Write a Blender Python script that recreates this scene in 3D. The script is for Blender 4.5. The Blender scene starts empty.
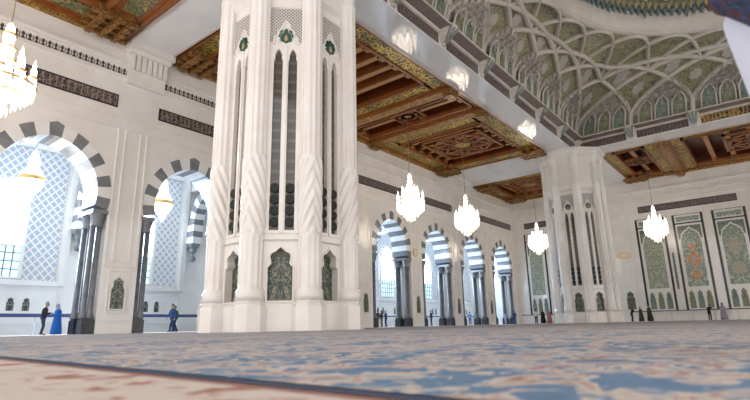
import bpy, bmesh, math, random
from mathutils import Vector, Matrix
from mathutils.geometry import tessellate_polygon
random.seed(7)
C = bpy.context.scene.collection
PI = math.pi
ORG = {}          # world origin of each object

# ------------------------------------------------------------------ materials
def nt(name, rough=.5, metal=0, base=(.8,.8,.8), emis=None, es=0):
    m = bpy.data.materials.new(name); m.use_nodes = True
    t = m.node_tree; b = t.nodes['Principled BSDF']
    b.inputs['Roughness'].default_value = rough
    b.inputs['Metallic'].default_value = metal
    b.inputs['Base Color'].default_value = (*base, 1)
    if emis:
        b.inputs['Emission Color'].default_value = (*emis, 1)
        b.inputs['Emission Strength'].default_value = es
    return m, t, b
def N(t, k, **kw):
    n = t.nodes.new(k)
    for a, v in kw.items():
        if a in n.inputs: n.inputs[a].default_value = v
        else: setattr(n, a, v)
    return n
def coord(t, kind='Object', scale=(1,1,1), rot=(0,0,0)):
    tc = N(t, 'ShaderNodeTexCoord'); mp = N(t, 'ShaderNodeMapping')
    mp.inputs['Scale'].default_value = scale; mp.inputs['Rotation'].default_value = rot
    t.links.new(tc.outputs[kind], mp.inputs['Vector']); return mp.outputs['Vector']
def noise(t, vec, scale, detail=3, dist=0, rough=.5):
    n = N(t, 'ShaderNodeTexNoise'); n.inputs['Scale'].default_value = scale
    n.inputs['Detail'].default_value = detail; n.inputs['Distortion'].default_value = dist
    n.inputs['Roughness'].default_value = rough
    t.links.new(vec, n.inputs['Vector']); return n
def ramp(t, fac, stops, const=False):
    r = N(t, 'ShaderNodeValToRGB'); e = r.color_ramp.elements
    if const: r.color_ramp.interpolation = 'CONSTANT'
    while len(e) < len(stops): e.new(.5)
    for i, (p, c) in enumerate(stops): e[i].position = p; e[i].color = (*c, 1)
    t.links.new(fac, r.inputs['Fac']); return r.outputs['Color']
def mix(t, fac, a, b, mode='MIX'):
    m = N(t, 'ShaderNodeMix'); m.data_type = 'RGBA'; m.blend_type = mode
    for s, v in (('Factor', fac), ('A', a), ('B', b)):
        i = [x for x in m.inputs if x.name == s and x.enabled][0]
        if isinstance(v, (float, int)): i.default_value = v
        elif isinstance(v, tuple): i.default_value = (*v, 1)
        else: t.links.new(v, i)
    return [x for x in m.outputs if x.enabled][0]
def math_(t, op, a, b=None):
    m = N(t, 'ShaderNodeMath'); m.operation = op
    for i, v in enumerate((a, b)):
        if v is None: continue
        if isinstance(v, (float, int)): m.inputs[i].default_value = v
        else: t.links.new(v, m.inputs[i])
    return m.outputs[0]
def sepxyz(t, v):
    s = N(t, 'ShaderNodeSeparateXYZ'); t.links.new(v, s.inputs[0]); return s.outputs
def combxyz(t, x, y, z=0.0):
    s = N(t, 'ShaderNodeCombineXYZ')
    for i, v in enumerate((x, y, z)):
        if isinstance(v, (float, int)): s.inputs[i].default_value = v
        else: t.links.new(v, s.inputs[i])
    return s.outputs[0]
def plain(name, c, rough=.5, metal=0): return nt(name, rough, metal, c)[0]
def marble(name, c1, c2, rough=.15, sc=.5, joints=False):
    m, t, b = nt(name, rough)
    v = coord(t); n = noise(t, v, sc, 6, 1.2)
    col = ramp(t, n.outputs['Fac'], [(.3, c1), (.5, tuple((a+b_)/2 for a, b_ in zip(c1, c2))), (.7, c2)])
    n2 = noise(t, v, sc*.35, 2, .4)
    col = mix(t, math_(t, 'MULTIPLY', n2.outputs['Fac'], .25), col, tuple(x*.9 for x in c1))
    t.links.new(col, b.inputs['Base Color'])
    return m
M = {}
M['marble'] = marble('cream_marble', (.79,.735,.68), (.87,.83,.785), .08)
M['soffit'] = marble('polished_soffit_marble', (.82,.80,.79), (.88,.87,.87), .035)
M['marble2'] = marble('white_marble', (.80,.77,.74), (.87,.85,.82), .12)
M['groove'] = plain('marble_groove', (.50,.44,.38), .4)
M['greymarble'] = marble('grey_marble', (.17,.17,.18), (.26,.26,.27), .2, .9)
M['shaft'] = marble('polished_grey_shaft', (.13,.14,.16), (.24,.25,.27), .12, 1.2)
M['black'] = marble('black_granite', (.03,.03,.035), (.06,.06,.065), .25, 2)
M['mauve'] = marble('mauve_marble', (.24,.18,.165), (.32,.25,.23), .3, 1)
M['rib'] = marble('rib_stone', (.60,.55,.47), (.70,.64,.56), .4, .8)
M['ringstone'] = marble('ring_stone', (.66,.60,.52), (.74,.68,.60), .4, .8)
M['muq'] = marble('muqarnas_plaster', (.47,.42,.38), (.60,.55,.50), .45, 1.5)
M['darkwood'] = marble('dark_red_wood', (.11,.022,.006), (.19,.045,.012), .3, 1.3)
M['wood'] = marble('red_brown_wood', (.24,.070,.016), (.34,.115,.028), .35, 1.6)
M['tanwood'] = marble('tan_wood', (.44,.20,.060), (.56,.28,.095), .35, 1.6)
M['rail'] = plain('blue_rail_paint', (.06,.08,.22), .4)
M['steel'] = plain('steel', (.55,.57,.6), .3, .8)
M['darkrail'] = plain('dark_rail_paint', (.03,.025,.04), .4)
M['gold'] = plain('gold', (.80,.52,.18), .3, .8)
M['green'] = plain('dark_green_glass', (.003,.008,.006), .6)
M['cord'] = plain('brass_cord', (.35,.27,.16), .4, .5)

def gilded(name, bgc, c1, c2, sc, kind='Object'):
    m, t, b = nt(name, .38, .25)
    v = coord(t, kind)
    vo = N(t, 'ShaderNodeTexVoronoi'); vo.inputs['Scale'].default_value = sc; vo.feature = 'F1'
    t.links.new(v, vo.inputs['Vector'])
    n = noise(t, v, sc*1.7, 3, 1.5)
    s = math_(t, 'SINE', math_(t, 'MULTIPLY', math_(t, 'ADD', vo.outputs['Distance'], math_(t, 'MULTIPLY', n.outputs['Fac'], .8)), 16.0))
    col = ramp(t, math_(t, 'ADD', math_(t, 'MULTIPLY', s, .5), .5), [(.25, bgc), (.45, c2), (.62, c1), (.9, c1)])
    n2 = noise(t, v, sc*.6, 2)
    col = mix(t, ramp(t, n2.outputs['Fac'], [(.45, (0,0,0)), (.62, (.55,.55,.55))]), col, bgc)
    t.links.new(col, b.inputs['Base Color']); return m
M['gilt'] = gilded('gilded_ornament', (.06,.065,.025), (.72,.47,.07), (.36,.22,.035), 1.5)
M['gilt2'] = gilded('gilded_carved_wood', (.17,.065,.018), (.60,.37,.09), (.40,.2,.045), 3.0)
M['corbel'] = gilded('gilded_corbel_wood', (.13,.045,.014), (.50,.28,.08), (.28,.12,.035), 4)
M['painted'] = gilded('painted_green_panel', (.08,.12,.07), (.45,.36,.12), (.30,.10,.04), 2)

def script_mat(name, bg, ink, sc=3.2):
    # gilded calligraphy: looping strokes along the band with a border line
    m, t, b = nt(name, .35)
    u = coord(t, 'UV', (1, 1.1, 1)); n = noise(t, u, sc, 2, 1.8)
    a = math_(t, 'ABSOLUTE', math_(t, 'SUBTRACT', n.outputs['Fac'], .5))
    st = math_(t, 'LESS_THAN', a, .032)
    w = N(t, 'ShaderNodeTexWave'); w.inputs['Scale'].default_value = .9; w.inputs['Distortion'].default_value = 3.5
    w.inputs['Detail'].default_value = 1
    t.links.new(u, w.inputs['Vector'])
    up = math_(t, 'GREATER_THAN', w.outputs['Fac'], .93)
    f = math_(t, 'MAXIMUM', st, up)
    t.links.new(mix(t, f, bg, ink), b.inputs['Base Color']); return m
M['script'] = script_mat('calligraphy_navy', (.035,.025,.045), (.34,.26,.18))
M['script2'] = script_mat('calligraphy_plum', (.075,.055,.065), (.26,.2,.17), 4)
M['scriptgold'] = script_mat('calligraphy_gold', (.07,.045,.04), (.62,.38,.12), 1.4)
M['bandframe'] = plain('band_border', (.02,.018,.03), .4)

def floral(name, bg, cols, sc, sym=True, rough=.3):
    m, t, b = nt(name, rough)
    u = coord(t, 'UV'); s = sepxyz(t, u)
    x = math_(t, 'ABSOLUTE', s[0]) if sym else s[0]
    v = combxyz(t, x, s[1])
    n = noise(t, v, sc, 3, 1.6)
    c = ramp(t, n.outputs['Fac'], [(.0, bg), (.42, cols[0]), (.48, cols[1]), (.53, bg), (.60, cols[2]), (.66, cols[0]), (.72, cols[3])], True)
    vo = N(t, 'ShaderNodeTexVoronoi'); vo.inputs['Scale'].default_value = sc*1.1
    t.links.new(v, vo.inputs['Vector'])
    d = math_(t, 'LESS_THAN', vo.outputs['Distance'], .2)
    c = mix(t, math_(t, 'MULTIPLY', d, .8), c, cols[1])
    t.links.new(c, b.inputs['Base Color']); return m
M['tile'] = floral('green_floral_tile', (.022,.045,.035), [(.07,.115,.085),(.34,.28,.2),(.035,.065,.06),(.26,.15,.06)], 3.2)
M['tilebig'] = floral('pale_floral_tile', (.15,.22,.17), [(.30,.34,.26),(.62,.56,.45),(.20,.32,.31),(.50,.32,.15)], 1.7)
M['tilebig2'] = floral('curling_floral_tile', (.20,.25,.17), [(.33,.35,.26),(.60,.55,.44),(.20,.28,.25),(.40,.36,.22)], 2.2)
M['tiledark'] = floral('dark_spandrel_tile', (.07,.10,.09), [(.12,.18,.15),(.34,.30,.23),(.07,.12,.11),(.3,.2,.1)], 2.6)
M['orange'] = floral('orange_medallion', (.50,.17,.05), [(.55,.3,.12),(.6,.5,.35),(.45,.15,.05),(.2,.22,.18)], 3)
M['cream_med'] = floral('cream_medallion', (.45,.38,.30), [(.5,.42,.33),(.22,.27,.2),(.5,.3,.2),(.5,.45,.38)], 4)
M['niche_teal'] = floral('teal_niche_tile', (.10,.17,.155), [(.17,.24,.20),(.34,.31,.20),(.10,.20,.22),(.12,.16,.14)], 1.9, False, .4)
M['niche_olive'] = floral('olive_niche_tile', (.15,.17,.09), [(.20,.22,.13),(.38,.33,.20),(.12,.18,.15),(.3,.22,.1)], 1.9, False, .4)

def vaultmat():
    m, t, b = nt('olive_vault_mosaic', .32)
    v = coord(t); n = noise(t, v, .9, 3, 2.6)
    c = ramp(t, n.outputs['Fac'], [(.0,(.15,.18,.09)),(.36,(.42,.38,.20)),(.42,(.13,.15,.08)),(.47,(.60,.53,.36)),(.51,(.14,.18,.11)),(.57,(.42,.36,.17)),(.63,(.13,.17,.14))])
    t.links.new(c, b.inputs['Base Color']); return m
M['vault'] = vaultmat()
def drummat():
    m, t, b = nt('drum_mosaic', .5)
    v = coord(t); n = noise(t, v, 1.6, 3, 1)
    c = ramp(t, n.outputs['Fac'], [(.0,(.10,.16,.16)),(.42,(.30,.28,.18)),(.5,(.14,.20,.20)),(.58,(.36,.32,.22)),(.66,(.10,.13,.14))])
    t.links.new(c, b.inputs['Base Color']); return m
M['drum'] = drummat()
M['fringe_teal'] = plain('teal_glazed', (.17,.24,.25), .35)
M['fringe_olive'] = plain('olive_glazed', (.40,.34,.17), .35)
M['celadon'] = plain('celadon_glaze', (.30,.34,.31), .5)

def hatch():
    m, t, b = nt('grey_white_hatching', .4)
    u = coord(t, 'UV', (1,1,1), (0,0,PI/4)); s = sepxyz(t, u)
    fs = []
    for k in (0, 1):
        w = math_(t, 'FRACT', math_(t, 'MULTIPLY', s[k], 9.0)); fs.append(math_(t, 'LESS_THAN', w, .38))
    f = math_(t, 'MAXIMUM', fs[0], fs[1])
    t.links.new(mix(t, f, (.16,.16,.155), (.62,.58,.53)), b.inputs['Base Color']); return m
M['hatch'] = hatch()
def slotmat():
    m, t, b = nt('grey_grille', .05)
    u = coord(t, 'UV'); s = sepxyz(t, u)
    f = math_(t, 'LESS_THAN', math_(t, 'FRACT', math_(t, 'MULTIPLY', s[1], 2.2)), .3)
    t.links.new(mix(t, f, (.10,.09,.083), (.145,.13,.12)), b.inputs['Base Color']); return m
M['slot'] = slotmat()

def carpetmat(name, border):
    m, t, b = nt(name, .95)
    b.inputs['Specular IOR Level'].default_value = .1
    v = coord(t)
    big = noise(t, v, .8, 2, 1.2)
    n = noise(t, v, 6.0, 4, 1.6)
    cream, sand, blue, dblue, rust, rose = (.62,.54,.46), (.48,.41,.37), (.15,.235,.34), (.07,.12,.20), (.34,.12,.08), (.52,.38,.32)
    if border:
        c = ramp(t, n.outputs['Fac'], [(.0, blue),(.34, rose),(.40, cream),(.58, cream),(.62, rose),(.68, rust)])
        n2 = noise(t, v, 5.0, 2, .8)
        c = mix(t, ramp(t, n2.outputs['Fac'], [(.60,(0,0,0)),(.63,(.85,.85,.85))]), c, rust)
    else:
        c1 = ramp(t, n.outputs['Fac'], [(.0, dblue),(.40, blue),(.49, blue),(.515, cream),(.60, sand),(.66, rust),(.68, cream)])
        c2 = ramp(t, n.outputs['Fac'], [(.0, blue),(.40, blue),(.43, cream),(.54, sand),(.58, blue),(.61, cream),(.66, rust),(.70, blue)])
        c = mix(t, ramp(t, big.outputs['Fac'], [(.46,(0,0,0)),(.52,(1,1,1))]), c1, c2)
    fine = noise(t, v, 160, 2)
    c = mix(t, .15, c, mix(t, fine.outputs['Fac'], (.25,.25,.25), (1,1,1)), 'MULTIPLY')
    t.links.new(c, b.inputs['Base Color'])
    bp = N(t, 'ShaderNodeBump'); bp.inputs['Strength'].default_value = .5; bp.inputs['Distance'].default_value = .006
    t.links.new(fine.outputs['Fac'], bp.inputs['Height']); t.links.new(bp.outputs[0], b.inputs['Normal'])
    return m
M['carpet'] = carpetmat('blue_cream_carpet', False)
M['carpetborder'] = carpetmat('cream_rust_carpet_border', True)
M['guard'] = plain('navy_carpet_stripe', (.06,.08,.15), .95)
M['guard2'] = plain('rust_carpet_stripe', (.30,.13,.09), .95)

M['daylight'] = nt('daylit_glass', .3, 0, (.8,.9,1), (.80,.92,1.0), 5.0)[0]
M['daylow'] = nt('daylit_lower_glass', .2, 0, (.3,.5,.55), (.55,.78,.84), 1.1)[0]
M['frost'] = nt('daylit_frosted_glass', .3, 0, (.25,.30,.38), (.42,.50,.62), .36)[0]
M['crystal'] = nt('lit_crystal', .2, 0, (.9,.88,.83), (1.0,.92,.78), 3.6)[0]
M['crystal2'] = nt('lit_crystal_drops', .2, 0, (.95,.9,.8), (1.0,.86,.62), 1.3)[0]

# ------------------------------------------------------------------ object helpers
def link(o, parent=None, org=(0,0,0)):
    C.objects.link(o); ORG[o.name] = Vector(org)
    if parent is not None: o.parent = parent
    return o
def tag(o, label=None, cat=None, group=None, kind=None):
    if label: o['label'] = label
    if cat: o['category'] = cat
    if group: o['group'] = group
    if kind: o['kind'] = kind
    return o
def thing(name, label, cat, loc=(0,0,0), group=None, kind=None):
    o = bpy.data.objects.new(name, None); o.location = loc; o.empty_display_size = .1
    link(o, None, loc); return tag(o, label, cat, group, kind)
class Fr:
    """wall frame: s along the wall (to the viewer's right), d out of it towards the viewer, z up"""
    def __init__(f, x, y, ang=0):
        f.o = (x, y); f.u = (math.cos(ang), math.sin(ang)); f.n = (f.u[1], -f.u[0])
    def __call__(f, s, d, z):
        return (f.o[0]+s*f.u[0]+d*f.n[0], f.o[1]+s*f.u[1]+d*f.n[1], z)
    def at(f, s, d=0):
        p = f(s, d, 0); g = Fr(p[0], p[1]); g.u = f.u; g.n = f.n; return g
ID = Fr(0, 0, 0); ID.n = (0, 1)     # s=x, d=y
class MB:
    def __init__(b): b.v = []; b.f = []; b.m = []; b.sm = []; b.uv = []
    def add(b, vs, fs, mi=0, smooth=False, uv=None):
        k = len(b.v); b.v += [tuple(p) for p in vs]
        b.uv += uv if uv else [(p[0], p[2]) for p in vs]
        for f in fs: b.f.append(tuple(i+k for i in f)); b.m.append(mi); b.sm.append(smooth)
    def box(b, s0, s1, d0, d1, z0, z1, fr=ID, mi=0):
        P = [(s, d, z) for z in (z0, z1) for d in (d0, d1) for s in (s0, s1)]
        b.add([fr(*p) for p in P], [(0,1,3,2),(4,6,7,5),(0,4,5,1),(2,3,7,6),(0,2,6,4),(1,5,7,3)], mi, False, [(p[0], p[2]) for p in P])
    def poly(b, pts, d0, d1, fr=ID, mi=0, holes=(), back=False, mi_side=None):
        """plate with holes: outline in (s,z), front at d1"""
        loops = [list(pts)] + [list(h) for h in holes]
        flat = [p for l in loops for p in l]
        tris = tessellate_polygon([[Vector((p[0], p[1], 0)) for p in l] for l in loops])
        n = len(flat)
        b.add([fr(p[0], d1, p[1]) for p in flat], tris, mi, False, [tuple(p) for p in flat])
        if back: b.add([fr(p[0], d0, p[1]) for p in flat], [t[::-1] for t in tris], mi, False, [tuple(p) for p in flat])
        if d0 != d1:
            for l in loops:
                k = len(l)
                vs = [fr(p[0], d1, p[1]) for p in l] + [fr(p[0], d0, p[1]) for p in l]
                b.add(vs, [(i, (i+1)%k, (i+1)%k+k, i+k) for i in range(k)], mi if mi_side is None else mi_side, False, [tuple(p) for p in l]*2)
    def sweep(b, path, w, h, closed=False, fr=None, mi=0, d=0):
        """flat moulding of width w, height h following a path in (s,z)"""
        n = len(path); L = []; Rr = []
        for i in range(n):
            if closed: a, c = path[i-1], path[(i+1) % n]
            else: a, c = path[max(i-1, 0)], path[min(i+1, n-1)]
            tx, tz = c[0]-a[0], c[1]-a[1]; l = math.hypot(tx, tz) or 1
            p = path[i]; nx, nz = -tz/l*w/2, tx/l*w/2
            # mitre
            if 0 < i < n-1 or closed:
                q0 = path[i-1]; q1 = path[(i+1) % n]
                a1 = math.atan2(p[1]-q0[1], p[0]-q0[0]); a2 = math.atan2(q1[1]-p[1], q1[0]-p[0])
                k = 1/max(.5, abs(math.cos((a2-a1)/2))); nx *= k; nz *= k
            L.append((p[0]+nx, p[1]+nz)); Rr.append((p[0]-nx, p[1]-nz))
        vs = []
        for i in range(n):
            m = ((L[i][0]+Rr[i][0])/2, (L[i][1]+Rr[i][1])/2)
            vs += [fr(L[i][0], d, L[i][1]), fr(L[i][0]*.7+m[0]*.3, d+h, L[i][1]*.7+m[1]*.3), fr(Rr[i][0]*.7+m[0]*.3, d+h, Rr[i][1]*.7+m[1]*.3), fr(Rr[i][0], d, Rr[i][1])]
        fs = []
        for i in range(n if closed else n-1):
            j = (i+1) % n
            for k in range(3): fs.append((i*4+k, i*4+k+1, j*4+k+1, j*4+k))
        if not closed: fs += [(0,1,2,3), ((n-1)*4, (n-1)*4+3, (n-1)*4+2, (n-1)*4+1)]
        b.add(vs, fs, mi)
    def lathe(b, prof, c=(0,0), n=16, mi=0, smooth=True, a0=0, a1=2*PI, rf=None, cap=True):
        full = abs(a1-a0-2*PI) < 1e-6; k = n if full else n+1
        vs = []; uv = []
        for r, z in prof:
            for i in range(k):
                a = a0+(a1-a0)*i/n; rr = rf(a, z, r) if rf else r
                vs.append((c[0]+rr*math.cos(a), c[1]+rr*math.sin(a), z)); uv.append((a*r, z))
        fs = []
        for j in range(len(prof)-1):
            for i in range(n):
                i2 = (i+1) % k; fs.append((j*k+i, j*k+i2, (j+1)*k+i2, (j+1)*k+i))
        if cap and full:
            if prof[0][0] > 1e-4: fs.append(tuple(range(k))[::-1])
            if prof[-1][0] > 1e-4: fs.append(tuple((len(prof)-1)*k+i for i in range(k)))
        b.add(vs, fs, mi, smooth, uv)
    def tube(b, pts, r, n=6, mi=0, smooth=True, cap=True):
        pts = [Vector(p) for p in pts]; rs = r if isinstance(r, (list, tuple)) else [r]*len(pts)
        vs = []; up = Vector((0,0,1)); prev = None
        for i, p in enumerate(pts):
            t = (pts[min(i+1, len(pts)-1)]-pts[max(i-1, 0)]).normalized()
            if prev is None:
                x = t.orthogonal().normalized()
                if abs(t.z) < .95: x = t.cross(up).normalized()
            else: x = (prev-t*prev.dot(t)).normalized()
            prev = x; y = t.cross(x)
            for k in range(n):
                a = 2*PI*(k+.5)/n; vs.append(p+(x*math.cos(a)+y*math.sin(a))*rs[i])
        fs = [(i*n+k, i*n+(k+1)%n, (i+1)*n+(k+1)%n, (i+1)*n+k) for i in range(len(pts)-1) for k in range(n)]
        if cap: fs += [tuple(range(n))[::-1], tuple((len(pts)-1)*n+k for k in range(n))]
        b.add(vs, fs, mi, smooth)
    def build(b, name, mats, parent=None, org=None, label=None, cat=None, group=None, kind=None, fix=True):
        me = bpy.data.meshes.new(name)
        if parent is not None: o0 = ORG[parent.name]
        else: o0 = Vector(org or (0,0,0))
        me.from_pydata([Vector(p)-o0 for p in b.v], [], b.f)
        me.polygons.foreach_set('material_index', b.m); me.polygons.foreach_set('use_smooth', b.sm)
        ul = me.uv_layers.new(name='UVMap'); li = [0]*len(me.loops); me.loops.foreach_get('vertex_index', li)
        ul.data.foreach_set('uv', [c for i in li for c in b.uv[i]])
        for m in (mats if isinstance(mats, (list, tuple)) else [mats]): me.materials.append(M[m] if isinstance(m, str) else m)
        if fix:
            bm = bmesh.new(); bm.from_mesh(me); bmesh.ops.recalc_face_normals(bm, faces=bm.faces); bm.to_mesh(me); bm.free()
        me.update()
        o = bpy.data.objects.new(name, me)
        if parent is None: o.location = o0
        link(o, parent, o0); return tag(o, label, cat, group, kind)
def copy_tree(o, parent=None):
    c = o.copy(); C.objects.link(c)
    if parent is not None: c.parent = parent
    for ch in list(o.children): copy_tree(ch, c)
    return c
def struct(name, mb, mats, **k): return mb.build(name, mats, kind='structure', **k)

# ------------------------------------------------------------------ layout (metres)
LW, BW, FW = 32.0, 39.6, 75.2          # arcade face, outer wall, far wall
ZC = 19.2                              # soffit height
P1, P2 = (14.9, 17.1), (58.8, 17.1)
DC = (36.85, -4.85); DL = 20.75
W = Fr(0, LW, 0)                       # arcade wall frame: s = x
WB = Fr(0, BW, 0)
FWf = Fr(FW, 0, -PI/2)                 # far wall frame: s = -y
ARCH = [0.75, 9.85, 18.95, 30.9, 42.9, 52.05, 61.15, 70.25]
X0, X1 = -6.0, FW

def arch_pts(w, h, zs, low=-18, n=14):
    """slightly pointed horseshoe arch outline from right foot over the apex to left foot"""
    r = (w*w+h*h)/(2*w); e = r-w
    top = math.degrees(math.atan2(h, e))
    R_ = [(-e+r*math.cos(math.radians(a)), zs+r*math.sin(math.radians(a))) for a in [low+(top-low)*i/n for i in range(n+1)]]
    return R_ + [(-x, z) for x, z in R_[::-1][1:]]

# ------------------------------------------------------------------ floor and carpet
b = MB(); b.box(X0, FW+.3, -34, BW+.4, -.4, -.02)
struct('floor', b, 'marble2')
cp = thing('carpet', 'huge patterned prayer carpet in slate blue, cream and rust covering the hall floor', 'carpet', (0,0,0))
def cl(y): return .695+.059*y
b = MB(); b.add([(cl(-33)+.06,-33,0),(FW-.9,-33,0),(FW-.9,31.2,0),(cl(31.2)+.06,31.2,0)], [(0,1,2,3)]); b.build('carpet_field', 'carpet', cp)
b = MB(); b.add([(X0,-33,0),(cl(-33)-.05,-33,0),(cl(31.2)-.05,31.2,0),(X0,31.2,0)], [(0,1,2,3)]); b.build('carpet_border', 'carpetborder', cp, label='cream and rust flowered border of the carpet')
for nm, o_, w_, mt in (('guard_stripe', .015, .03, 'guard'), ('guard_stripe', -.035, .03, 'guard2')):
    b = MB(); b.add([(cl(-33)+o_-w_/2,-33,.001),(cl(-33)+o_+w_/2,-33,.001),(cl(31.2)+o_+w_/2,31.2,.001),(cl(31.2)+o_-w_/2,31.2,.001)], [(0,1,2,3)]); b.build(nm, mt, cp)

# ------------------------------------------------------------------ arcade wall with openings
def opening(xc):
    pts = [(x+xc, z) for x, z in arch_pts(3.5, 3.8, 8.45)]
    f = 3.45
    return [(xc+f, 0.0)] + [(xc+f, 7.3)] + pts + [(xc-f, 7.3), (xc-f, 0.0)]
b = MB()
edges = [X0] + [x for a in ARCH for x in (a-4.55, a+4.55)] + [X1]
cuts = [(a-4.5, a+4.5, a) for a in ARCH]
prev = X0
for s0, s1, a in cuts:
    s0 = max(s0, prev)
    if s0 > prev+1e-6: b.poly([(prev,0),(s0,0),(s0,22),(prev,22)], -2, 0, W)
    s1 = min(s1, X1)
    o = opening(a)
    b.poly([(s0,0)] + o[::-1] + [(s1,0),(s1,22),(s0,22)], -2, 0, W, back=True)
    prev = s1
if prev < X1: b.poly([(prev,0),(X1,0),(X1,22),(prev,22)], -2, 0, W)
wl = struct('wall_left', b, 'marble')

ordn = {0: 'beyond left frame edge', 1: 'nearest left frame edge', 2: 'just left of near pillar', 3: 'behind near pillar',
        4: 'first right of near pillar', 5: 'second right of near pillar', 6: 'third right of near pillar', 7: 'last before far corner'}
for k, a in enumerate(ARCH):
    fr = W.at(a)
    w1, h1, w2, h2, zs = 2.7, 3.0, 3.5, 3.8, 8.45
    def pt(w, h, ang):
        r = (w*w+h*h)/(2*w); e = r-w; s = 1
        if ang > 90: ang = 180-ang; s = -1
        an = math.radians(ang)
        # intersection of ray from (0,zs) with circle centre (-e,zs)
        c_, s_ = math.cos(an), math.sin(an)
        t = -e*c_ + math.sqrt(max(0, e*e*c_*c_-(e*e-r*r)))
        return (s*t*c_, zs+t*s_)
    grey = MB(); white = MB()
    angs = [-16+0.0] + [-3.75+12.5*i for i in range(8)]
    edges_ = [-16, -3.75+0] + [-3.75+12.5*i for i in range(1, 7)] + [83.75]
    E_ = edges_ + [180-x for x in edges_[::-1]]
    for i in range(len(E_)-1):
        a0, a1 = E_[i], E_[i+1]
        if i == 8: pass
        key = a0 < 90 < a1
        idx = i if i <= 8 else len(E_)-2-i
        isg = (idx % 2 == 0)
        steps = [a0+(a1-a0)*j/3 for j in range(4)] if not key else [a0, 90, a1]
        inn = [pt(w1, h1, x) for x in steps]; out = [pt(w2, h2, x) for x in steps]
        if key: out[1] = (0, zs+h2+.12); isg = True
        (grey if isg else white).poly(out + inn[::-1], -2.05, .05, fr, back=True)
    t = thing('striped_arch', 'grey and white striped arcade arch, ' + ordn[k], 'arch', fr(0,0,0), 'striped arches of the arcade')
    grey.build('grey_voussoirs', 'greymarble', t); white.build('white_voussoirs', 'marble2', t)
    # column clusters on both jambs
    for sd in (-1, 1):
        if k == 0 and sd == -1: continue
        side = 'left' if sd < 0 else 'right'
        ct = thing('column_cluster', 'polished grey columns, %s jamb of arch %s' % (side, ordn[k]), 'column', fr(sd*3.05, -1, 0), 'grey column clusters of the arcade')
        for dy in (-.36, -1.55):
            bb = MB(); bb.box(sd*3.06-.36, sd*3.06+.36, dy-.36, dy+.36, 0, .82, fr); bb.box(sd*3.06-.3, sd*3.06+.3, dy-.3, dy+.3, .82, .92, fr)
            bb.build('base_block', 'black', ct)
            for q in (-.17, .17):
                c = fr(sd*3.02+q, dy+q*.3, 0)[:2]
                bb = MB(); bb.lathe([(.22,.9),(.24,1.0),(.19,1.1),(.2,1.2),(.165,1.3),(.155,6.5)], c, 12); bb.build('shaft', 'shaft', ct)
            c = fr(sd*3.02, dy, 0)[:2]
            bb = MB(); bb.lathe([(.33,6.42),(.37,6.5),(.33,6.6),(.35,6.8),(.44,7.1),(.47,7.22)], c, 16, rf=lambda a_, z, r: r*(1+(.08*math.cos(8*a_) if 6.6 < z < 7.2 else 0)))
            bb.build('capital', 'greymarble', ct)
        bb = MB(); bb.box(sd*3.05-.5, sd*3.05+.42, -2.06, .06, 7.2, 7.45, fr); bb.build('impost', 'greymarble', ct)

# wall mouldings, frames, fretwork (parts of the wall)
def frame_rect(mb, s0, s1, z0, z1, fr, w=.12, h=.07, mi=0, d=0):
    mb.sweep([(s0,z0),(s1,z0),(s1,z1),(s0,z1)], w, h, True, fr, mi, d)
mm = MB(); mf = MB()
for a in ARCH:
    mm.sweep([(a-3.6,4.1),(a-3.6,13.05),(a+3.6,13.05),(a+3.6,4.1)], .16, .07, False, W)
piers = [(ARCH[i]+ARCH[i+1])/2 for i in range(len(ARCH)-1)]
for i, p in enumerate(piers):
    hw = (ARCH[i+1]-ARCH[i])/2-4.05
    frame_rect(mm, p-hw, p+hw, 4.35, 13.0, W, .1, .06)
    mm.box(p-hw-.45, p+hw+.45, 0, .05, 4.0, 4.12, W)
    mm.box(p-hw-.45, p+hw+.45, 0, .07, .72, .84, W)
    frame_rect(mm, p-.62, p+.62, 1.2, 3.75, W, .07, .05)
mm.box(X0, FW, 0, .12, 17.45, 17.62, W); mm.box(X0, FW, 0, .2, 17.62, 17.75, W); mm.box(X0, FW, 0, .08, 16.55, 16.66, W)
mm.box(X0, FW, 0, .06, 13.75, 13.85, W)
mm.build('wall_moulding', 'marble', wl)
ft = MB()
def fret(s0, s1):
    n = int((s1-s0)/.34)
    for i in range(n):
        s = s0+(i+.5)*(s1-s0)/n
        ft.poly([(s-.12,16.85),(s-.025,17.02),(s-.1,17.15),(s,17.32),(s+.1,17.15),(s+.025,17.02),(s+.12,16.85)], 0, .04, W)
        ft.box(s+.155, s+.185, 0, .04, 16.85, 17.2, W)
fret(-5.8, 13.5); fret(15.8, 35)
ft.build('fretwork', plain('dark_fretwork', (.06,.05,.04), .5), wl)

def niche_pts(w, z0, z1, cusps=True):
    H = z1-z0
    pr = [(.5,0),(.5,.60),(.47,.635),(.40,.655),(.37,.69),(.385,.74),(.41,.78),(.41,.83),(.36,.87),(.27,.895),(.21,.90),(.13,.945),(.05,.97),(0,1)]
    pts = [(x*w, z0+z*H) for x, z in pr]
    return pts + [(-x, z) for x, z in pts[::-1][1:]]
pl = ['left of the two standing people', 'on the pier between the two left arches', 'hidden near the big pillar', 'on the pier right beside the near pillar',
      'on the first pier right of the near pillar', 'on the second pier right of the near pillar', 'on the third pier right of the near pillar']
for i, p in enumerate(piers):
    if i in (2,): continue
    q = p if i != 3 else 38.3
    t = thing('wall_niche', 'small cusped tiled niche, ' + pl[i], 'niche', W(q, 0, 0), 'tiled niches low on the arcade piers')
    b = MB(); b.sweep(niche_pts(.92, 1.42, 3.48), .12, .09, True, W.at(q)); b.build('niche_frame', 'marble', t)
    b = MB(); b.poly(niche_pts(.82, 1.46, 3.4), 0, .03, W.at(q)); b.build('niche_tile', 'tile', t)

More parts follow.
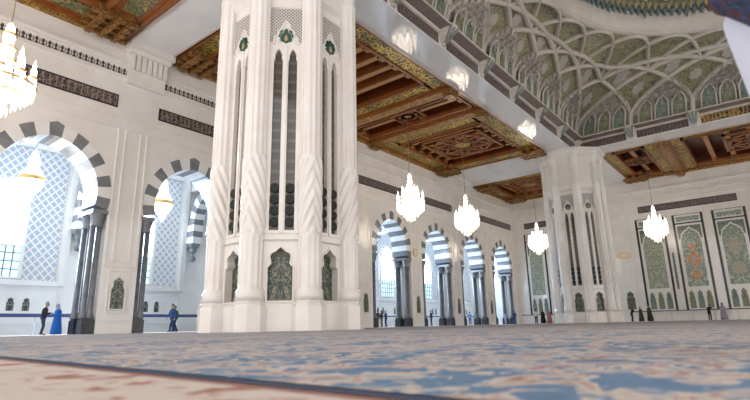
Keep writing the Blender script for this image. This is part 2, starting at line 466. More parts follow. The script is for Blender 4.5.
def scriptband(fr, s0, s1, z0, z1, label, mt='script', parent=None):
    g = fr.at((s0+s1)/2); h = (s1-s0)/2
    t = thing('calligraphy_band', label, 'inscription', g(0, 0, 0), 'calligraphy bands high on the walls')
    b = MB(); b.box(-h, h, 0, .05, z0, z1, g); b.build('border', 'bandframe', t)
    b = MB(); b.poly([(-h+.1,z0+.1),(h-.1,z0+.1),(h-.1,z1-.1),(-h+.1,z1-.1)], .05, .065, g); b.build('lettering_field', mt, t)
scriptband(W, 5.4, 13.15, 14.4, 15.3, 'dark blue calligraphy band above the arch nearest the left frame edge')
scriptband(W, 15.95, 23.0, 14.4, 15.3, 'dark blue calligraphy band between left arch pier and near pillar')
scriptband(W, 37.2, 56.1, 14.4, 15.3, 'long dark plum calligraphy band starting right beside the near pillar', 'script2')
scriptband(W, 64.3, 74.4, 14.4, 15.3, 'dark plum calligraphy band on the arcade wall ending at the far corner', 'script2')
scriptband(FWf, -13.65, -2.45, 14.4, 15.3, 'dark plum calligraphy band above the three big tile panels', 'script2')
scriptband(FWf, -30.0, -19.2, 14.4, 15.3, 'dark plum calligraphy band on far wall left of the far pillar', 'script2')

# ------------------------------------------------------------------ aisle behind the arcade
b = MB()
HW = 3.7
prev = X0
for a in ARCH:
    # outer wall with the screen opening
    if a == 30.9: continue
    lo = max(a-4.55, prev); hi = a+4.55
    b.poly([(prev,0),(lo,0),(lo,14),(prev,14)], -.4, 0, WB) if lo > prev+.01 else None
    b.poly([(lo,0),(hi,0),(hi,14),(lo,14)], -.4, 0, WB, holes=[[(a-HW,3.6),(a+HW,3.6),(a+HW,12.9),(a-HW,12.9)]])
    prev = hi
b.poly([(prev,0),(FW+.3,0),(FW+.3,14),(prev,14)], -.4, 0, WB)
wb = struct('wall_back', b, 'marble2')
b = MB()
for a in ARCH:
    if a == 30.9: continue
    for s in (-1, 1):
        b.box(a+s*3.95-.22, a+s*3.95+.22, 0, .3, 3.3, 14, WB)
    b.box(a-4.2, a+4.2, 0, .22, 3.25, 3.6, WB)
    frame_rect(b, a-3.9, a+3.9, .75, 3.0, WB, .1, .05)
    for q in (-2.3, -1.3, 1.15, 2.05):
        b.sweep(niche_pts(.5, 1.55, 2.5), .08, .05, True, WB.at(a+q))
b.box(X0, FW, 0, .1, 0, .45, WB)
b.build('wall_moulding', 'marble2', wb)
b = MB()
for a in ARCH:
    if a == 30.9: continue
    for q in (-2.3, -1.3, 1.15, 2.05): b.poly(niche_pts(.44, 1.57, 2.45), 0, .02, WB.at(a+q))
b.build('niche_tile', 'tile', wb)
b = MB(); b.box(X0, FW+.3, LW+2, BW+.4, 14, 14.3); struct('ceiling_aisle', b, 'marble2')

def clip_lat(mb, s0, s1, z0, z1, pitch, wd, fr, d0, d1, skip=None):
    for sg in (1, -1):
        c = -30
        while c < 40:
            # line z = sg*1.15*s + c
            pts = []
            m_ = sg*1.15
            sa, sb = s0, s1
            za, zb = m_*sa+c, m_*sb+c
            # clip in z
            t0, t1 = 0.0, 1.0
            dz = zb-za
            for lim, side in ((z0, 1), (z1, -1)):
                if abs(dz) < 1e-9: continue
                t = (lim-za)/dz
                if (dz > 0) == (side > 0): t0 = max(t0, t)
                else: t1 = min(t1, t)
            if t1 > t0+.002:
                N_ = 1 if not skip else max(2, int((t1-t0)*24))
                for q in range(N_):
                    ta, tb = t0+(t1-t0)*q/N_, t0+(t1-t0)*(q+1)/N_
                    A = (sa+(sb-sa)*ta, za+dz*ta); B = (sa+(sb-sa)*tb, za+dz*tb)
                    if skip and skip((A[0]+B[0])/2, (A[1]+B[1])/2): continue
                    l = math.hypot(B[0]-A[0], B[1]-A[1]); nx, nz = -(B[1]-A[1])/l*wd/2, (B[0]-A[0])/l*wd/2
                    mb.poly([(A[0]+nx,A[1]+nz),(A[0]-nx,A[1]-nz),(B[0]-nx,B[1]-nz),(B[0]+nx,B[1]+nz)], d0, d1, fr)
            c += pitch*1.15
        d1 -= .012
WIN = [i for i in range(len(ARCH)) if ARCH[i] != 30.9]
for n_, k in enumerate(WIN):
    a = ARCH[k]; fr = WB.at(a)
    wn = MB(); wo = [(1.45,3.75)] + [(x, z) for x, z in arch_pts(1.45, 2.0, 8.4, 0)] + [(-1.45,3.75)]
    wn.sweep(wo, .22, .16, True, fr, 0, -.2)
    win = struct('window_%d' % (n_+1), wn, 'marble2', org=fr(0,0,0))
    p = MB(); p.poly([(1.4,5.9)] + [(x, z) for x, z in arch_pts(1.4, 1.95, 8.4, 0)] + [(-1.4,5.9)], -.3, -.22, fr); p.build('window_pane', 'daylight', win)
    p = MB(); p.poly([(-1.4,3.8),(1.4,3.8),(1.4,5.9),(-1.4,5.9)], -.3, -.22, fr); p.build('window_pane', 'daylow', win)
    p = MB()
    for s in (-.93, -.47, 0, .47, .93): p.box(s-.03, s+.03, -.22, -.16, 3.8, 5.9, fr)
    for z in (4.3, 4.85, 5.4, 5.9): p.box(-1.4, 1.4, -.22, -.16, z-.03, z+.03, fr)
    p.build('mullions', 'shaft', win)
    ls = thing('window_screen', 'white diagonal lattice window screen behind arch ' + ordn[k], 'screen', fr(0,0,0), 'lattice window screens of the outer wall')
    p = MB(); p.poly([(-3.7,3.6),(3.7,3.6),(3.7,12.9),(-3.7,12.9)], -.36, -.34, fr, holes=[[(x*.99, z) for x, z in wo]]); p.build('frosted_glass', 'frost', ls)
    r_ = MB(); clip_lat(r_, -3.7, 3.7, 3.6, 12.9, .54, .11, fr, -.34, -.27, lambda s, z: abs(s) < 1.5 and (z < 8.6 or math.hypot(s, z-8.6) < 1.9))
    r_.build('lattice', 'marble2', ls)
# transverse aisle arches with hanging corbels on the outer wall
tp = [5.3, 14.4, 23.5, 47.47, 56.6, 65.7]
for k, x in enumerate(tp):
    fr = Fr(x, 0, PI/2)           # s = y
    t = thing('transverse_arch', 'striped aisle cross arch with hanging corbel, ' + ['beyond left frame edge','behind pier between two left arches','just left of near pillar','first right of near pillar','second right of near pillar','third right of near pillar'][k], 'arch', (x, 36.5, 0), 'cross arches over the aisle')
    g = MB(); w_ = MB(); yc, zs = 36.3, 8.9
    E2 = [i*180/15 for i in range(16)]
    f2 = Fr(x, yc, PI/2)
    for i in range(15):
        an = [math.radians(E2[i]+j*4) for j in range(4)]
        inn = [(2.0*math.cos(q), zs+2.3*math.sin(q)) for q in an]; out = [(2.75*math.cos(q), zs+3.1*math.sin(q)) for q in an]
        (g if i % 2 == 0 else w_).poly(out+inn[::-1], -.45, .45, f2, back=True)
    # vertical stacked feet on the outer wall side
    for i, (z0, z1) in enumerate(((8.35,8.9),(7.85,8.35),(7.3,7.85))):
        (w_ if i % 2 == 0 else g).box(2.0, 3.25, -.45, .45, z0, z1, f2)
    g.build('grey_voussoirs', 'greymarble', t); w_.build('white_voussoirs', 'marble2', t)
    c = MB(); cc = (x, 38.95)
    c.lathe([(.02,5.75),(.2,5.82),(.3,6.0),(.22,6.2),(.1,6.3),(.12,6.45),(.3,6.7),(.28,6.85),(.48,7.05),(.62,7.3)], cc, 8, smooth=False)
    c.build('hanging_corbel', 'greymarble', t)
    c = MB(); c.poly([(-2.2,12.0),(3.2,12.0),(3.2,14),(-2.2,14)], -.3, .3, f2, back=True); c.build('spandrel', 'marble2', t)

# rails
def rail(name, label, pts_fr, s0, s1, z, mt, posts, group=None, th=.09):
    fr = pts_fr; t = thing(name, label, 'rail', fr((s0+s1)/2, 0, 0), group)
    b = MB(); b.box(s0, s1, -.04, .04, z-th, z+th, fr); b.build('rail_bar', mt, t)
    n = int((s1-s0)/posts)
    for i in range(n+1):
        s = s0+.1+(s1-s0-.2)*i/n; q = MB(); c = fr(s, 0, 0)[:2]
        q.lathe([(.14,0),(.14,.03),(.025,.05),(.025,z-th)], c, 8); q.build('post', 'steel', t)
RY = Fr(0, 37.2, 0)
rail('barrier_rail', 'blue barrier rail crossing the aisle behind the two left arches', RY, 2, 24, 1.22, 'rail', 2.4, 'barrier rails', .11)
rail('barrier_rail', 'blue barrier rail crossing the aisle behind the arches right of the near pillar', RY, 38, 74, 1.22, 'rail', 2.4, 'barrier rails', .07)
RF = Fr(73.6, 0, -PI/2)
rail('barrier_rail', 'dark barrier rail in front of far wall, left of the far pillar', RF, -31, -20.5, 1.25, 'darkrail', 2.1, 'barrier rails', .055)
rail('barrier_rail', 'dark barrier rail in front of the three big tile panels', RF, -16, 2.5, 1.25, 'darkrail', 2.3, 'barrier rails', .055)

# ------------------------------------------------------------------ far wall
b = MB(); b.box(FW, FW+.5, -34, BW+.4, 0, 22); wf = struct('wall_far', b, 'marble')
b = MB(); b.box(-BW, 34, 0, .12, 17.3, 17.45, FWf); b.box(-BW, 34, 0, .22, 17.45, 17.6, FWf); b.box(-BW, 34, 0, .1, 16.5, 16.6, FWf)
b.box(-BW, 34, 0, .08, 0, .25, FWf); b.box(-BW, 34, 0, .05, .98, 1.08, FWf)
frame_rect(b, -15.1, -.9, 1.1, 15.9, FWf, .12, .07); frame_rect(b, -31.4, -18, 1.1, 15.9, FWf, .12, .07)
b.build('wall_moulding', 'marble', wf)
def tpanel(yc, w, label, kind, group='big arched tile panels on the far wall'):
    f = FWf.at(-yc); h = w/2
    t = thing('wall_mosaic', label, 'mosaic', f(0,0,0), group)
    b = MB(); frame_rect(b, -h, h, 1.3, 13.5, f, .2, .06); b.box(-h, h, 0, .06, 12.25, 12.42, f); b.build('black_frame', 'black', t)
    b = MB(); b.poly([(-h+.3,12.6),(h-.3,12.6),(h-.3,13.22),(-h+.3,13.22)], 0, .03, f); b.build('top_tile', 'tilebig', t)
    b = MB(); b.poly([(-h+.3,10.2),(h-.3,10.2),(h-.3,12.0),(-h+.3,12.0)], 0, .02, f); b.build('spandrel_tile', 'tiledark', t)
    ap = [(h-.42,4.15),(h-.42,9.8),(h-.5,10.3),(h-.65,10.7),(h-.62,10.85),(h*.35,11.35),(h*.2,11.42),(0,11.75)]
    ap = ap + [(-x,z) for x,z in ap[::-1][1:]]
    b = MB(); b.poly(ap, 0, .035, f); b.build('main_tile', 'tilebig2' if kind == 1 else 'tilebig', t)
    b = MB(); b.sweep(ap, .13, .06, True, f, 0, .02); b.build('arch_moulding', 'marble2', t)
    for j in (-1, 0, 1):
        g = f.at(j*w*.29); b = MB(); b.poly(niche_pts(w*.2, 1.5, 3.75), 0, .035, g); b.build('lower_niche_tile', 'niche_olive' if (j+kind) % 2 else 'niche_teal', t)
    if kind == 2:
        for z, r in ((9.1,.42),(7.6,.85),(5.6,.55)):
            pts = [(r*math.cos(PI/4*i)*(1.15 if i%2==0 else .8), z+r*1.15*math.sin(PI/4*i)*(1.15 if i%2==0 else .8)) for i in range(8)]
            b = MB(); b.poly(pts, 0, .05, f); b.build('medallion', 'orange' , t)
        b = MB(); b.poly([(.42,7.6),(0,8.1),(-.42,7.6),(0,7.1)], 0, .07, f); b.build('medallion', 'cream_med', t)
    if kind == 3:
        for z, r in ((8.9,.85),(6.1,.85)):
            b = MB(); b.poly([(r*math.cos(PI/8*i)*(1 if i%2 else .85), z+r*math.sin(PI/8*i)*(1 if i%2 else .85)) for i in range(16)], 0, .05, f); b.build('medallion', 'cream_med', t)
tpanel(12.5, 3.3, 'tall arched tile panel with pale curling pattern, left of the three on the right', 1)
tpanel(8.07, 3.2, 'tall arched tile panel with orange medallions, middle of the three on the right', 2)
tpanel(3.6, 3.3, 'tall arched tile panel with two round medallions, nearest the right frame edge', 3)
tpanel(28.6, 3.0, 'tall arched tile panel beside the far corner of the hall', 1)
tpanel(24.4, 3.0, 'tall arched tile panel partly hidden by the left side of the far pillar', 3)
tpanel(20.2, 3.0, 'tall arched tile panel hidden behind the far pillar', 2)
tg = thing('wall_mosaic', 'narrow dark tile strip between the left and middle big tile panels', 'mosaic', FWf(-10.33,0,0))
b = MB(); b.poly([(-.13,3.9),(.13,3.9),(.13,8.5),(0,8.75),(-.13,8.5)], 0, .04, FWf.at(-10.33)); b.build('inlay', 'tiledark', tg)
b = MB(); frame_rect(b, -.2, .2, 3.8, 8.9, FWf.at(-10.33), .06, .05); b.build('inlay_frame', 'marble2', tg)
for y, l in ((16.1, 'small tiled niche on the far wall just right of the far pillar'),):
    t = thing('wall_niche', l, 'niche', FWf(-y,0,0), None)
    b = MB(); b.poly(niche_pts(1.0, 1.6, 4.0), 0, .04, FWf.at(-y)); b.build('niche_tile', 'tile', t)
    b = MB(); b.sweep(niche_pts(1.1, 1.55, 4.1), .12, .08, True, FWf.at(-y)); b.build('niche_frame', 'marble', t)
t = thing('wall_ring', 'gilt ring emblem high on the far wall right of the far pillar', 'ornament', FWf(-16.2,0,0))
b = MB(); f = FWf.at(-16.2); c_ = [(.85*math.cos(2*PI*i/24), 8.9+.42*math.sin(2*PI*i/24)) for i in range(24)]
b.sweep(c_, .13, .08, True, f); b.build('outer_ring', 'gold', t)
b = MB(); b.sweep([(x*.55, 8.9+(z-8.9)*.55) for x, z in c_], .06, .05, True, f); b.build('inner_ring', 'gold', t)
t = thing('wall_clock', 'round gold clock on the first arcade pier right of the near pillar', 'clock', W(47.2,0,8.2))
b = MB(); f = W.at(47.2); c_ = [(.42*math.cos(2*PI*i/20), 8.2+.42*math.sin(2*PI*i/20)) for i in range(20)]
b.sweep(c_, .14, .1, True, f); b.build('clock_rim', 'gold', t)
b = MB(); b.poly(c_, 0, .06, f); b.build('clock_face', 'marble2', t)

# ------------------------------------------------------------------ pillars
def DD(b, f):
    for j in range(24):
        z = 1.16+j*.1
        for s in (-1,1): b.box(s*.70-.025, s*.70+.025, 0, .025, z, z+.055, f)
    for j in range(14): 
        for z in (1.12, 3.46): b.box(-.66+j*.1, -.61+j*.1, 0, .025, z, z+.05, f)
def pillar(cx, cy, label, niche_all=True):
    t = thing('pillar', label, 'pillar', (cx, cy, 0), 'giant octagonal marble pillars')
    RC = 2.95; ap = RC*math.cos(PI/8)
    b = MB(); b.lathe([(RC-.55,0),(RC-.55,19.2)], (cx, cy), 8, smooth=False, a0=PI/8, a1=PI/8+2*PI); b.build('core', 'marble', t)
    cl_ = MB(); base = MB(); cap = MB()
    half = RC*math.sin(PI/8)
    for k in range(8):
        th = k*PI/4; f = Fr(cx+ap*math.cos(th), cy+ap*math.sin(th), th+PI/2)
        nz = niche_pts(1.02, 1.12, 3.28)
        def slot(sc): 
            w, z1 = .38, 12.0
            r = [(sc+w/2,3.92),(sc+w/2,z1-.55),(sc+w*.36,z1-.45),(sc+w*.4,z1-.3),(sc+w*.2,z1-.08),(sc,z1)]
            return r + [(2*sc-x, z) for x, z in r[::-1][1:]]
        fp = MB(); fp.poly([(-half,0),(half,0),(half,19.2),(-half,19.2)], -.35, 0, f, holes=[nz, slot(-.31), slot(.31)], back=False)
        face = fp.build('face_panel', 'marble', t)
        b = MB(); b.poly([(-.6,1.0),(.6,1.0),(.6,3.4),(-.6,3.4)], -.45, -.34, f); b.build('niche_tile', 'tile', face)
        b = MB(); b.poly([(-.55,3.8),(.55,3.8),(.55,12.1),(-.55,12.1)], -.3, -.2, f); b.build('slot_grille', 'slot', face)
        b = MB(); frame_rect(b, -.76, .76, 1.06, 3.55, f, .06, .04)
        b.sweep(nz, .07, .05, True, f)
        nfr = b.build('niche_frame', 'marble', face)
        b = MB()
        DD(b, f)
        b.build('dentil_border', 'groove', nfr)
        # hatched head with ogee boundary, medallion
        og = [(.72,12.15),(.66,12.25),(.52,12.28),(.50,12.55),(.36,12.62),(.34,12.85),(.2,12.95),(.12,13.2),(0,13.35)]
        ogl = og + [(-x,z) for x,z in og[::-1][1:]]
        b = MB(); b.poly([(.74,14.0),(-.74,14.0),(-.74,12.15)] + ogl[::-1][1:-1] + [(.74,12.15)], 0, .02, f); b.build('hatched_panel', 'hatch', face)
        b = MB(); b.sweep(ogl, .09, .07, False, f); b.sweep([(x*.7, 12.3+(z-12.3)*.72) for x, z in ogl], .07, .05, False, f)
        frame_rect(b, -.78, .78, 3.78, 14.05, f, .05, .04); b.box(-.06, .06, 0, .05, 3.8, 12.2, f)
        b.build('ogee_moulding', 'marble', face)
        md = [(.30*math.cos(a_)*(1+.08*math.cos(8*a_)), 12.62+.33*math.sin(a_)*(1+.08*math.cos(8*a_))) for a_ in [2*PI*i/32 for i in range(32)]]
        b = MB(); b.poly(md, 0, .05, f); mo = b.build('medallion', plain('jade', (.035,.10,.08), .3), face)
        b = MB(); b.poly([(0,12.33),(.09,12.45),(.05,12.6),(0,12.68),(-.05,12.6),(-.09,12.45)], 0, .065, f); b.build('medallion_drop', plain('amber_glaze', (.45,.30,.14), .4), mo)
        for sc in (-.31, .31):
            for j in range(4):
                z = 4.28+j*.47; c_ = [(sc+.19*math.cos(2*PI*i/16), z+.19*math.sin(2*PI*i/16)) for i in range(16)]
                b = MB(); b.poly(c_, -.15, -.02, f); b.build('roundel', 'green', face)
        # colonette at the corner
        ca = (k+.5)*PI/4; cc = (cx+RC*math.cos(ca), cy+RC*math.sin(ca))
        def rf(a_, z, r, ca=ca):
            if 3.75 < z < 6.9:
                rel = (a_-ca+PI) % (2*PI)-PI
                return r*(1+.10*math.sin(9*abs(rel)+z*8.5))
            if 7.0 < z < 15.0 or 1.7 < z < 3.6: return r*(1+.055*math.cos(12*(a_-ca)))
            return r
        prof = [(.58,1.15),(.54,1.35),(.56,1.5),(.48,1.62),(.46,1.75),(.46,3.55),(.48,3.65),(.48,3.75)] + [(.47,3.8+i*.1) for i in range(31)] + [(.48,6.92),(.48,7.0),(.46,7.05),(.455,9),(.455,12),(.45,14.9),(.5,15.0),(.5,15.2),(.46,15.3),(.46,17.6),(.6,18.1),(.62,18.4),(.8,18.8),(.82,19.2)]
        b = MB(); b.lathe(prof, cc, 72, rf=rf); b.build('colonette', 'marble', t)
        b = MB(); b.lathe([(.68,0),(.68,.92),(.66,.96),(.60,1.0),(.62,1.1),(.58,1.16)], cc, 8, smooth=False, a0=ca+PI/8, a1=ca+PI/8+2*PI); b.build('colonette_base', 'marble', t)
    b = MB(); b.lathe([(RC+.05,0),(RC+.05,.92),(RC-.02,1.0)], (cx, cy), 8, smooth=False, a0=PI/8, a1=PI/8+2*PI); b.build('plinth', 'marble', t)
    b = MB(); b.lathe([(RC+.0,14.45),(RC+.22,14.6),(RC+.22,17.5),(RC+.38,17.7),(RC+.42,18.1),(RC+.75,18.5),(RC+.78,18.8),(RC+1.0,19.0),(RC+1.0,19.2)], (cx, cy), 8, smooth=False, a0=PI/8, a1=PI/8+2*PI); b.build('capital', 'marble', t)
pillar(*P1, 'giant octagonal cream marble pillar filling the left centre, standing nearest')
pillar(*P2, 'giant octagonal cream marble pillar far off at the right')

# ------------------------------------------------------------------ beams and ceiling
bs = 'marble2'
b = MB(); b.box(P1[0]+0, P2[0], 15.9, 18.3, ZC, 21.5); bx = b
bx.box(57.6, 60.0, -34, 15.9, ZC, 21.5)
struct('ceiling_beams', bx, 'soffit')
b = MB(); b.box(13.3, 16.3, 18.3, LW, ZC, 21.5); b.box(54.8, 62.6, 18.3, LW, ZC, 21.5)
b.box(60.0, FW, 14.2, 20.0, ZC, 21.5); b.box(X0, 13.3, 15.6, 18.4, ZC, 21.5); b.box(13.6, 16.0, -34, 15.9, ZC, 21.5)
struct('ceiling_cross_beams', b, 'soffit')
b = MB(); b.box(16.3, 54.8, 18.3, 18.42, ZC-.12, ZC+.3); b.box(16.2, 16.3, 18.3, LW, ZC-.1, ZC+.3); b.box(13.2, 13.3, 18.3, LW, ZC-.1, ZC+.3)
b.box(60.0, 60.12, -34, 14.2, ZC-.1, ZC+.3)
struct('trim_1', b, plain('rose_marble_edge', (.55,.42,.37), .25))
b = MB(); b.box(X0, FW+.5, 15.9, BW+.4, 21.5, 21.9); b.box(57.6, FW+.5, -34, 15.9, 21.5, 21.9); b.box(X0, 16.1, -34, 15.9, 21.5, 21.9)
b.box(16.1, 57.6, -34, -25.6, 21.5, 21.9)
struct('ceiling', b, 'darkwood')
# wall brackets under the cross beam
t = thing('beam_bracket', 'fluted marble bracket under the white cross beam between the left arches', 'bracket', (14.8, LW, 0), 'fluted brackets under the cross beams')
b = MB()
b.box(13.5, 16.1, LW-.25, LW, 16.3, 19.2)
for i in range(7):
    x = 13.65+i*.385; b.box(x-.13, x+.13, LW-.45, LW-.25, 17.3, 18.4); 
b.box(13.35, 16.25, LW-.6, LW, 18.4, 18.75); b.box(13.2, 16.4, LW-.9, LW, 18.75, 19.2)
b.build('bracket_body', 'marble', t)
t2 = thing('beam_bracket', 'fluted marble bracket under the wide cross beam near the third arch right of pillar', 'bracket', (58.7, LW, 0), 'fluted brackets under the cross beams')
b = MB(); b.box(57.4, 60.0, LW-.25, LW, 16.3, 19.2); b.box(57.2, 60.2, LW-.6, LW, 18.4, 18.75); b.box(57, 60.4, LW-.9, LW, 18.75, 19.2); b.build('bracket_body', 'marble', t2)

def coffer(x0, x1, y0, y1, along, label, star=True, pitch=1.75, corbels=(), bw=1.5, painted=False):
    """wooden ceiling bay; joists run along 'x' or 'y'"""
    t = thing('wooden_ceiling_bay', label, 'ceiling bay', ((x0+x1)/2, (y0+y1)/2, 0), 'carved wooden ceiling bays')
    z = ZC; ins = .5 if painted else .0
    if painted:
        b = MB()
        for (a0, a1, c0, c1) in ((x0,x1,y0,y0+bw),(x0,x1,y1-bw,y1),(x0,x0+bw,y0+bw,y1-bw),(x1-bw,x1,y0+bw,y1-bw)): b.box(a0,a1,c0,c1,z+.2,z+.3)
        b.build('border_ground', 'wood', t)
    for (a0, a1, c0, c1) in ((x0,x1,y0,y0+bw),(x0,x1,y1-bw,y1),(x0,x0+bw,y0+bw,y1-bw),(x1-bw,x1,y0+bw,y1-bw)):
        b = MB(); b.box(a0+.15+ins, a1-.15-ins, c0+.15+ins, c1-.15-ins, z+.12, z+.22); b.build('gilded_border', 'painted' if painted else 'gilt', t)
    b = MB()
    for q in (0, bw-.15):
        b.box(x0+q, x1-q, y0+q, y0+q+.22, z, z+.4); b.box(x0+q, x1-q, y1-q-.22, y1-q, z, z+.4)
        b.box(x0+q, x0+q+.22, y0+q, y1-q, z, z+.4); b.box(x1-q-.22, x1-q, y0+q, y1-q, z, z+.4)
    b.build('wood_edging', 'wood', t)
    X0_, X1_, Y0_, Y1_ = x0+bw, x1-bw, y0+bw, y1-bw
    b = MB(); zt = z+1.5
    b.box(X0_-.1, X1_+.1, Y0_-.1, Y1_+.1, zt, zt+.1)
    b.box(X0_-.15, X0_, Y0_, Y1_, z+.3, zt); b.box(X1_, X1_+.15, Y0_, Y1_, z+.3, zt); b.box(X0_, X1_, Y0_-.15, Y0_, z+.3, zt); b.box(X0_, X1_, Y1_, Y1_+.15, z+.3, zt)
    b.build('recess', 'darkwood', t)
    L0, L1 = (X0_, X1_) if along == 'y' else (Y0_, Y1_)
    n = max(2, int(round((L1-L0)/pitch))); 
    for i in range(1, n):
        p = L0+(L1-L0)*i/n; b = MB()
        if along == 'y': b.box(p-.2, p+.2, Y0_, Y1_, z+.55, z+1.5); 
        else: b.box(X0_, X1_, p-.2, p+.2, z+.55, z+1.5)
        j = b.build('joist', 'wood', t)
        b = MB()
        if along == 'y': b.box(p-.24, p+.24, Y0_, Y1_, z+.47, z+.55)
        else: b.box(X0_, X1_, p-.24, p+.24, z+.47, z+.55)
        b.build('joist_face', 'tanwood', j)
        for e in (0, 1):
            b = MB()
            if along == 'y': yy = Y0_ if e == 0 else Y1_-.5; b.box(p-.3, p+.3, yy, yy+.5, z+.15, z+.5); b.box(p-.2, p+.2, yy-.1, yy+.7, z+.5, z+.7)
            else: xx = X0_ if e == 0 else X1_-.5; b.box(xx, xx+.5, p-.3, p+.3, z+.15, z+.5); b.box(xx-.1, xx+.7, p-.2, p+.2, z+.5, z+.7)
            b.build('joist_end', 'corbel', j)
    if star:
        cx, cy = (x0+x1)/2, (y0+y1)/2; r = min(x1-x0, y1-y0)/2-bw-1.2
        r = max(1.2, min(r, 3.2))
        sb = MB()
        def bar(ax, ay, bx_, by_, w=.16, z0=z+.3, z1=z+.5):
            l = math.hypot(bx_-ax, by_-ay); nx, ny = -(by_-ay)/l*w, (bx_-ax)/l*w
            vs = [(ax+nx,ay+ny),(ax-nx,ay-ny),(bx_-nx,by_-ny),(bx_+nx,by_+ny)]
            sb.add([(p[0],p[1],z0) for p in vs]+[(p[0],p[1],z1) for p in vs], [(0,1,2,3),(4,5,6,7),(0,1,5,4),(1,2,6,5),(2,3,7,6),(3,0,4,7)])
        P8 = [(cx+r*math.cos(PI/4*i+PI/8), cy+r*math.sin(PI/4*i+PI/8)) for i in range(8)]
        for i in range(8): bar(*P8[i], *P8[(i+3) % 8]); bar(*P8[i], *P8[(i+1) % 8])
        for s in (-1, 1):
            bar(cx-r*1.1, cy+s*r*1.05, cx+r*1.1, cy+s*r*1.05); bar(cx+s*r*1.05, cy-r*1.1, cx+s*r*1.05, cy+r*1.1)
        sb.build('star_lattice', 'wood', t)
        b = MB(); b.lathe([(r*.28,z+.35),(r*.28,z+.5)], (cx,cy), 8, smooth=False); b.build('star_boss', 'gilt', t)
    for (px, py) in corbels:
        b = MB()
        for i in (-1, 0, 1):
            b.box(px+i*.8-.16, px+i*.8+.16, py-1.35, py+1.35, z-.62, z-.36)
            b.box(px-1.35, px+1.35, py+i*.8-.16, py+i*.8+.16, z-.32, z-.06)
            for j in (-1, 0, 1): b.box(px+i*.8-.12, px+i*.8+.12, py+j*.8-.12, py+j*.8+.12, z-.7, z+.1)
        b.box(px-1.1, px+1.1, py-1.1, py+1.1, z-.05, z+.3)
        b.build('corner_corbel', 'corbel', t)
    return t
yw = LW-.25
coffer(16.5, 33.4, 18.45, yw, 'y', 'carved wooden ceiling bay rising just right of the near pillar top', corbels=[(17.9,30.4)], bw=1.6, star=False)
coffer(34.6, 39.0, 18.45, yw, 'y', 'narrow carved wooden ceiling bay with star lattice between two gilded beams', pitch=1.3, bw=.7)
coffer(40.2, 54.6, 18.45, yw, 'y', 'carved wooden ceiling bay of long joists beside the far pillar top', corbels=[(53.2,30.4),(53.6,19.6)], bw=1.9)
coffer(62.7, 74.9, 20.1, yw, 'x', 'carved wooden ceiling bay in the far corner of the hall', corbels=[(73.3,30.2),(64.2,30.4)], bw=1.6)
coffer(-5.5, 13.1, 18.45, yw, 'y', 'carved wooden ceiling bay with painted green panels at the top left', corbels=[(11.4,30.2)], bw=2.4, painted=True)
coffer(60.2, 74.9, 8.4, 14.1, 'x', 'carved wooden ceiling bay right beside the far pillar capital', pitch=1.3, corbels=[(73.3,13.0)], bw=1.3)
coffer(60.2, 74.9, -9.5, 7.2, 'x', 'carved wooden ceiling bay nearest the right frame edge', bw=1.4, pitch=2.1)
def gbeam(x0, x1, y0, y1, label):
    t = thing('gilded_beam', label, 'beam', ((x0+x1)/2, (y0+y1)/2, 0), 'gilded main ceiling beams')
    b = MB(); b.box(x0, x1, y0, y1, ZC-.15, ZC+.8); b.build('beam_body', 'wood', t)
    b = MB(); b.box(x0+.16, x1-.16, y0+.2, y1-.2, ZC-.2, ZC-.14)
    b.build('gilded_face', 'gilt2', t)
    for (px, py) in (((x0+x1)/2, y1-.4), ((x0+x1)/2, y0+.4)) if (y1-y0) > (x1-x0) else ((x0+.4, (y0+y1)/2), (x1-.4, (y0+y1)/2)):
        b = MB()
        for i in range(3): b.box(px-.65+i*.08, px+.65-i*.08, py-.55+.1*i, py+.55-.1*i, ZC-.25-.18*(i+1)+.08, ZC-.25-.18*i+.08)
        b.build('beam_end_corbel', 'corbel', t)
gbeam(33.4, 34.6, 18.45, yw, 'gilded main ceiling beam, nearer of the two crossing right of the near pillar')
gbeam(39.0, 40.2, 18.45, yw, 'gilded main ceiling beam, farther of the two crossing right of the near pillar')
gbeam(60.2, 74.9, 7.2, 8.4, 'gilded main ceiling beam running out to the far wall right of the far pillar')
# carved gilded cornice along arcade wall under the wood
b = MB()
for x0, x1 in ((-5.8,13.2),(16.4,54.7),(62.7,75)):
    b.box(x0, x1, LW-.3, LW, ZC-.25, ZC+.3); 
b.box(FW-.3, FW, -9.5, 14, ZC-.2, ZC+.3); b.box(FW-.3, FW, 20, 31.7, ZC-.2, ZC+.3)
struct('trim_2', b, 'gilt2')

# ------------------------------------------------------------------ dome vault
z0, z1, RR = 20.4, 26.1, 15.75
def Bq(u):
    u %= 28; k = int(u//7) % 4; f = (u % 7)/7
    P = [(1,1),(1,-1),(-1,-1),(-1,1)]; a, c = P[k], P[(k+1) % 4]
    return (DC[0]+DL*(a[0]+(c[0]-a[0])*f), DC[1]+DL*(a[1]+(c[1]-a[1])*f))
def Rg(u, r=RR):
    th = PI/4-u/28*2*PI; return (DC[0]+r*math.cos(th), DC[1]+r*math.sin(th))
def S(u, t, off=0):
    k = math.cos(t*PI/2); a, c = Bq(u), Rg(u)
    x, y = a[0]*k+c[0]*(1-k), a[1]*k+c[1]*(1-k); z = z0+(z1-z0)*math.sin(t*PI/2)
    if off:
        th = PI/4-u/28*2*PI
        tl = t*PI/2; h = math.cos(tl*.8)
        x -= off*math.cos(th)*h; y -= off*math.sin(th)*h; z -= off*math.sin(tl*.8)
    return (x, y, z)
def tz(z): return math.asin(max(0, min(1, (z-z0)/(z1-z0))))*2/PI
dome = thing('dome_vault', 'ribbed and mosaic covered vault carrying the great round dome over the hall centre', 'dome', (DC[0], DC[1], 0))
b = MB(); NU, NT = 168, 12; vs = [S(28*i/NU, j/NT) for j in range(NT+1) for i in range(NU)]
